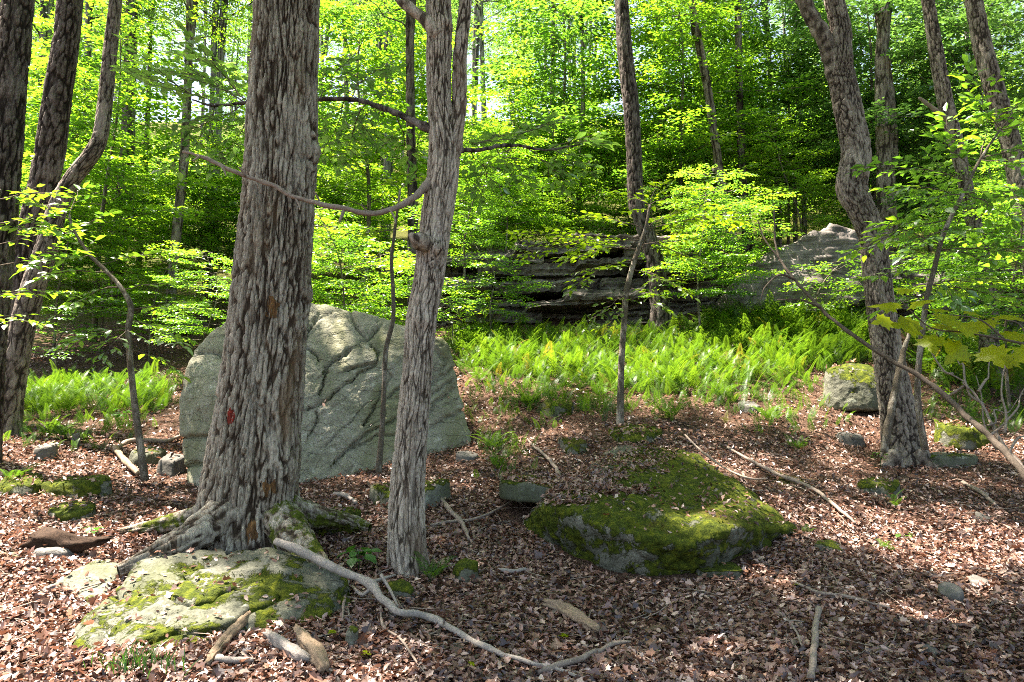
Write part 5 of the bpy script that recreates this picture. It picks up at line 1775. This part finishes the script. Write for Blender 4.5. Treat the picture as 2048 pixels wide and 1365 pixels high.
# ------------------------------------------------------------------ fallen wood
def stick(label, rows, mat='dead', name='fallen_branch', lift=0.5, seed=0, side=(), relief=0.003, nseg=8, cat='branch', ground_fit=True):
    """rows px py width; each point rests on the ground under its pixel unless a 4th value gives its distance"""
    pts = []
    for q in rows:
        if len(q) > 3:
            p = W(q[0], q[1], q[3])
        else:
            p = G(q[0], q[1])
            p[2] += q[2] / 2 / FPX * p[1] * lift + 0.03
        pts.append((*p, q[2] / 2 / FPX * p[1]))
    pts = np.array(pts)
    q = spline(pts, max(16, int(np.linalg.norm(np.diff(pts[:, :3], axis=0), axis=1).sum() / 0.02)))
    if cat == 'log':
        nseg = 18
    else:
        q = knobbly(q, seed)
    v, fc = tube(q[:, :3], q[:, 3], nseg)
    if cat == 'log':        # split, grooved and broken ended
        m_ = len(q)
        c = q[:, None, :3]
        vv = v[:m_ * nseg].reshape(m_, nseg, 3) - c
        ang = np.arange(nseg) * 2 * math.pi / nseg
        key = np.stack([np.cos(ang)[None] * 1.6 + 0 * q[:, :1], np.sin(ang)[None] * 1.6 + 0 * q[:, :1], np.linspace(0, 2.2, m_)[:, None] + 0 * ang[None]], -1).reshape(-1, 3) + seed * 7
        k_ = (1 + 0.75 * noise(key) + 0.5 * noise(key * np.array((3, 3, 1))) - 0.15).reshape(m_, nseg, 1)
        vv = vv * np.maximum(k_, 0.35)
        tdir = unit(np.gradient(q[:, :3], axis=0))
        jag = noise(np.stack([np.cos(ang) * 2.5, np.sin(ang) * 2.5, 0 * ang + seed], 1)) * q[:, 3].mean() * 3.0
        for e, w_ in ((0, 1.0), (1, .7), (2, .4), (-1, 1.0), (-2, .7), (-3, .4)):
            vv[e] += tdir[e][None] * jag[:, None] * w_
        v[:m_ * nseg] = (vv + c).reshape(-1, 3)
    v = v + vn_rand(v, relief, seed)
    if not side:
        o = build(name, (v, fc), M[mat])
        return tag(o, label, cat)
    root = empty(name, pts[0, :3], label, cat)
    build('main_stem', (v, fc), M[mat], root)
    for rows2 in side:
        pp = []
        for q2 in rows2:
            p = W(q2[0], q2[1], q2[3]) if len(q2) > 3 else G(q2[0], q2[1]) + (0, 0, .01)
            pp.append((*p, q2[2] / 2 / FPX * p[1]))
        s2 = spline(np.array(pp), 16)
        vv, ff = tube(s2[:, :3], s2[:, 3], 6)
        build('side_twig', (vv + vn_rand(vv, relief * .7, seed + 3), ff), M[mat], root)
    return root


stick('long pale fallen branch lying diagonally across the front', [(552, 1083, 13, 4.85), (600, 1102, 18, 4.75), (660, 1132, 17, 4.62), (720, 1158, 16, 4.5), (745, 1172, 15, 4.42), (762, 1195, 15, 4.3), (800, 1225, 14, 4.15), (860, 1255, 13), (920, 1288, 12), (980, 1318, 11), (1050, 1345, 9), (1110, 1358, 7), (1160, 1372, 5)], 'silver', seed=1, relief=0.004, nseg=12,
      side=([(735, 1168, 9, 4.46), (757, 1160, 7, 4.55), (790, 1150, 4, 4.7)], [(745, 1175, 8, 4.42), (725, 1190, 7, 4.4), (700, 1180, 6), (695, 1215, 5), (700, 1255, 3)], [(762, 1150, 7, 4.5), (780, 1180, 6, 4.4), (795, 1212, 5, 4.25)]))
stick('pinkish sunlit forked stick at the bottom edge', [(1075, 1362, 12), (1130, 1350, 13), (1180, 1332, 11), (1225, 1310, 8), (1262, 1298, 5)], 'dead', seed=2, side=([(1130, 1350, 9), (1170, 1360, 8), (1215, 1366, 5)],))
stick('upright pale stick poking up at the bottom right of centre', [(1622, 1375, 14), (1628, 1325, 14), (1632, 1280, 12), (1638, 1232, 10)], 'dead', seed=3, side=([(1630, 1330, 8), (1645, 1318, 6)],))
stick('short broken log piece lying in the front leaves', [(1092, 1222, 16), (1125, 1240, 24), (1160, 1262, 24), (1196, 1278, 18)], 'tan', 'log', seed=4, relief=0.008, nseg=12, cat='log')
stick('dark rotten log on the left slope', [(62, 1085, 30, 5.15), (90, 1082, 44, 5.15), (135, 1086, 42, 5.12), (180, 1086, 26, 5.1), (215, 1080, 12, 5.1)], 'rot', 'log', seed=5, relief=0.012, nseg=14, cat='log')
stick('pale split log end below the big tree rock', [(592, 1278, 16), (610, 1305, 30), (630, 1335, 34), (648, 1362, 26)], 'tan', 'log', seed=6, relief=0.008, nseg=12, cat='log')
stick('grey lichened chunk of wood left of the pale split log', [(535, 1288, 16), (560, 1310, 26), (590, 1328, 26), (618, 1338, 14)], 'silver', 'log', seed=7, relief=0.010, nseg=12, cat='log')
stick('brown rotten branch slanting below the mossy slab', [(415, 1345, 12), (450, 1300, 22), (485, 1262, 24), (515, 1232, 16)], 'tan', 'log', seed=8, relief=0.010, nseg=10, cat='log')
stick('grey bark strip at the bottom left of the log pieces', [(430, 1342, 12), (465, 1345, 14), (505, 1342, 8)], 'silver', 'bark_strip', seed=9, cat='bark')
stick('crooked pale twig behind the forked tree foot', [(868, 965, 7), (875, 1000, 9), (900, 1035, 9), (925, 1060, 8), (938, 1095, 6)], 'dead', seed=10)
stick('forked pale twig standing by the low moss covered boulder', [(1118, 990, 10), (1114, 950, 8), (1090, 925, 6), (1068, 905, 4), (1055, 885, 3)], 'dead', seed=11)
stick('long thin stick lying right of the low moss covered boulder', [(1455, 905, 5), (1500, 930, 6), (1560, 960, 7), (1620, 985, 7), (1670, 1022, 7), (1712, 1062, 5)], 'dead', seed=12)
stick('thin vine across the top of the low moss covered boulder', [(1370, 870, 4, 7.2), (1400, 900, 4, 6.9), (1440, 930, 4, 6.35), (1490, 955, 4, 6.0), (1535, 958, 3, 5.95)], 'dead', seed=13)
stick('bare branch in shaded leaves at the lower right', [(1585, 1180, 5), (1640, 1200, 6), (1700, 1215, 6), (1780, 1232, 4)], 'dead', seed=14, side=([(1640, 1200, 4), (1600, 1212, 4), (1560, 1215, 3)],))
stick('short pale stick at the bottom between the log piece and the upright stick', [(1560, 1240, 5), (1585, 1265, 5), (1605, 1305, 4)], 'dead', seed=15)
stick('slanting grey stick left of the forked tree', [(668, 1000, 8), (690, 1008, 10), (712, 1022, 7)], 'silver', seed=16)
stick('pale fallen limb on the left slope by the bent sapling', [(228, 905, 10), (250, 935, 12), (276, 958, 10)], 'tan', seed=17, relief=.006)
stick('arched pink root stick between the bent sapling and the boulder', [(235, 905, 7), (260, 893, 10), (300, 893, 9), (335, 890, 8), (372, 876, 6)], 'dead', seed=18)
stick('thin twig tangle stick right of the forked tree foot', [(860, 1062, 4), (910, 1052, 5), (960, 1045, 5), (1020, 1020, 4), (1050, 995, 3)], 'dead', seed=19)
stick('short pale twig in the leaves before the forked tree', [(995, 1150, 6), (1025, 1155, 8), (1052, 1150, 6)], 'silver', seed=20)
stick('bent root twig hanging below the long pale branch', [(700, 1160, 6), (690, 1200, 7), (685, 1250, 4)], 'dead', seed=21)
stick('thin twig curving at the bottom left of centre', [(760, 1230, 4), (768, 1270, 5), (800, 1300, 5), (830, 1335, 4), (850, 1360, 3)], 'dead', seed=22)
stick('twig lying across the slab under the big tree', [(300, 1250, 4, 4.2), (345, 1215, 5, 4.42), (385, 1170, 4, 4.66)], 'dead', seed=23)
stick('fallen stick in sunlit leaves at the right edge', [(1925, 975, 6), (1960, 995, 8), (1992, 1022, 5)], 'dead', seed=24)
stick('long bare pole leaning across the leaning right tree', [(2075, 985, 14, 5.4), (2010, 905, 12, 5.7), (1930, 830, 11, 6.1), (1850, 760, 10, 6.4), (1790, 725, 9, 6.6), (1720, 680, 8, 6.9), (1650, 625, 7, 7.3), (1590, 560, 6, 7.6), (1560, 520, 5, 7.8), (1550, 480, 4, 8.0), (1548, 420, 3, 8.2)], 'pole', 'leaning_pole', seed=25, nseg=10, cat='dead sapling',
      side=([(1590, 560, 5, 7.6), (1560, 550, 4, 7.5), (1530, 575, 3, 7.4), (1522, 600, 2, 7.4)], [(1640, 615, 5, 7.3), (1600, 600, 3, 7.2), (1555, 600, 2, 7.2)], [(1560, 520, 4, 7.8), (1530, 480, 3, 7.9), (1515, 440, 2, 8.0)]))
stick('stout dead stem leaning on the leaning right tree', [(1768, 905, 14, 7.3), (1778, 840, 15, 7.3), (1795, 760, 14, 7.35), (1812, 690, 9, 7.4), (1820, 660, 5, 7.4)], 'sapling', 'leaning_pole', seed=26, cat='dead sapling')
# bare shrub at right edge
r = rg(88)
sides = []
for (ax, ay, ex, ey, Yk) in ((2000, 905, 1940, 760, 6.2), (1990, 880, 2050, 760, 6.0), (1960, 810, 1880, 740, 6.3), (1950, 790, 1990, 690, 6.2), (1930, 770, 1850, 790, 6.4), (2020, 900, 2060, 850, 5.9), (1975, 850, 2030, 800, 6.1), (1900, 755, 1850, 690, 6.5), (1945, 780, 1900, 700, 6.3), (2010, 860, 2005, 700, 6.0)):
    n = 5
    t = np.linspace(0, 1, n)
    sides.append([(ax + (ex - ax) * a + r.normal(0, 8), ay + (ey - ay) * a + r.normal(0, 8), 4.2 * (1 - a) + 1.3, Yk + 0.2 * a) for a in t])
stick('bare twiggy shrub at the right edge', [(2060, 960, 15, 5.75), (2035, 925, 12, 5.85), (2005, 890, 9, 6.0), (1975, 830, 6, 6.2), (1950, 790, 4, 6.3), (1925, 765, 3, 6.4)], 'dead', 'bare_shrub', seed=27, side=sides, cat='shrub')

# a brushwood tangle of thin twigs on the floor
r = rg(99)
tw = []
px, py = r.uniform(-40, 2090, 420), r.uniform(880, 1362, 420)
g = ground(px, py)
for k in range(len(g)):
    L = r.uniform(.10, .45)
    a = r.uniform(0, 6.28)
    p = []
    bend = r.normal(0, .25)
    for t in np.linspace(-.5, .5, 5):
        aa = a + bend * t * 2
        p.append((g[k, 0] + math.cos(aa) * L * t, g[k, 1] + math.sin(aa) * L * t, 0))
    p = np.array(p)
    p[:, 2] = H(p[:, 0], p[:, 1]) + r.uniform(.012, .035)
    rad = r.uniform(.0018, .005)
    tw.append(tube(p, np.linspace(rad, rad * .5, 5), 4))
tag(build('twig_litter', join(tw), M['dead']), 'thin dead twigs strewn over the leaf litter', 'twigs', kind='stuff')

# ------------------------------------------------------------------ fallen leaves
r = rg(123)
# star-lobed and plain dry leaves; close ground is densest
lob = []
for k in range(12):
    a = k * 2 * math.pi / 12
    rad = (0.5, 0.34, 0.40, 0.24, 0.46, 0.30, 0.22, 0.33, 0.44, 0.22, 0.42, 0.31)[k]
    lob.append((0.5 + rad * math.cos(a), rad * math.sin(a) * 0.85, 0))
LOBED = (np.array(lob + [(0.45, 0, 0)]), [np.array([(k, (k + 1) % 12, 12) for k in range(12)])])
DRY4 = (np.array([(0, 0, 0), (.5, .27, .06), (1, 0, 0), (.5, -.27, .06), (.5, 0, -.02)]), [np.array([(0, 4, 1), (1, 4, 2), (2, 4, 3), (3, 4, 0)])])
DRY = (np.array([(0, 0, 0), (.3, .26, .04), (.7, .2, .06), (1, 0, .0), (.7, -.2, .06), (.3, -.26, .04), (.5, 0, -.02)]), [np.array([(k, 6, (k + 1) % 6) for k in range(6)])])


def rock_tree():
    vv, ff, o = [], [], 0
    for v, f in ROCKS:
        if len(v) > 60000:
            pass
        vv.append(v)
        ff.append(f[0] + o)
        o += len(v)
    return BVHTree.FromPolygons(np.vstack(vv).tolist(), np.vstack(ff).tolist())


bv = rock_tree()


def litter(n, tmpl, ylo, yhi, size, seed):
    r = rg(seed)
    # even over the picture: sample pixels, then a share evenly over the ground
    px, py = r.uniform(-120, 2170, n), ylo + (yhi - ylo) * r.uniform(0, 1, n)
    P = ground(px, py)
    P[:, :2] += r.normal(0, .05, (n, 2))
    P[:, 2] = HF(P[:, 0], P[:, 1])
    e = 0.05
    nx = (HF(P[:, 0] + e, P[:, 1]) - P[:, 2]) / e
    ny = (HF(P[:, 0], P[:, 1] + e) - P[:, 2]) / e
    N = unit(np.stack([-nx, -ny, np.ones(n)], 1))
    keep = np.ones(n, bool)
    edge = fbm(P * 2.4, 3)
    for k in range(n):
        h = bv.ray_cast(Vector((P[k, 0], P[k, 1], P[k, 2] + 1.2)), Vector((0, 0, -1)), 1.2)
        if h[0] is not None:
            hx, hy = h[0].x, h[0].y
            inrock = 0.2 < hx < 2.7 and 4.8 < hy < 8.3
            onmoss = inrock and (hx > 0.62 + 0.62 * (hy - 5.6) + 1.1 * edge[k] or hy < 5.4 + 0.6 * edge[k])
            if h[1].z < 0.72 or r.uniform() < (0.94 if onmoss or hy < 5.1 else (0.05 if inrock else 0.5)) or h[0].z > P[k, 2] + 0.75:
                keep[k] = False
            else:
                P[k, 2] = h[0].z
                N[k] = h[1][:]
    P, N = P[keep], N[keep]
    n = len(P)
    P[:, 2] += r.uniform(.004, .030, n)
    N = unit(N + r.normal(0, .38, (n, 3)))
    D = r.normal(0, 1, (n, 3))
    D -= N * (D * N).sum(1)[:, None]
    rn = np.clip(r.beta(1.3, 1.6, n) + 0.35 * fbm(P * 1.3, 3), 0, 1)
    return leaves(P, D, N, size * r.uniform(.45, 1.45, n), tmpl, rn, curl=r.normal(.10, .30, n))


parts = [litter(7000, LOBED, 1040, 1440, 0.047, 1), litter(44000, DRY, 1060, 1440, 0.034, 2), litter(48000, DRY4, 880, 1150, 0.040, 3), litter(18000, DRY4, 700, 900, 0.05, 4), litter(4000, MAPLE, 1060, 1440, 0.050, 5)]
geo = join([p[0] for p in parts])
tag(build('leaf_litter', geo, M['litter'], attrs={'rnd': np.concatenate([p[1] for p in parts])}, smooth=False), 'brown dry fallen leaves carpeting the slope', 'leaves', kind='stuff')

# a few fresh yellow green leaves lying on the brown ones
r = rg(12)
for i, (lab, px, py, s) in enumerate((('fresh yellow green leaf lying below the short broken log piece', 1130, 1292, .09), ('fresh green leaf at the bottom edge left of the pinkish stick', 940, 1348, .05), ('pale green leaf on the ground under the long pale branch', 725, 1330, .06), ('yellow leaf below the long pale branch at left', 668, 1285, .05), ('green leaf scrap at the bottom right near the upright stick', 1595, 1185, .05))):
    g = G(px, py) + (0, 0, .04)
    lg, rn = leaves(g[None], np.array([(r.normal(), r.normal(), 0)]), np.array([(0.1, -.2, 1.0)]), np.array([s]), MAPLE, np.array([.7]))
    tag(build('fallen_leaf', lg, M['maple'], attrs={'rnd': rn}), lab, 'leaf')
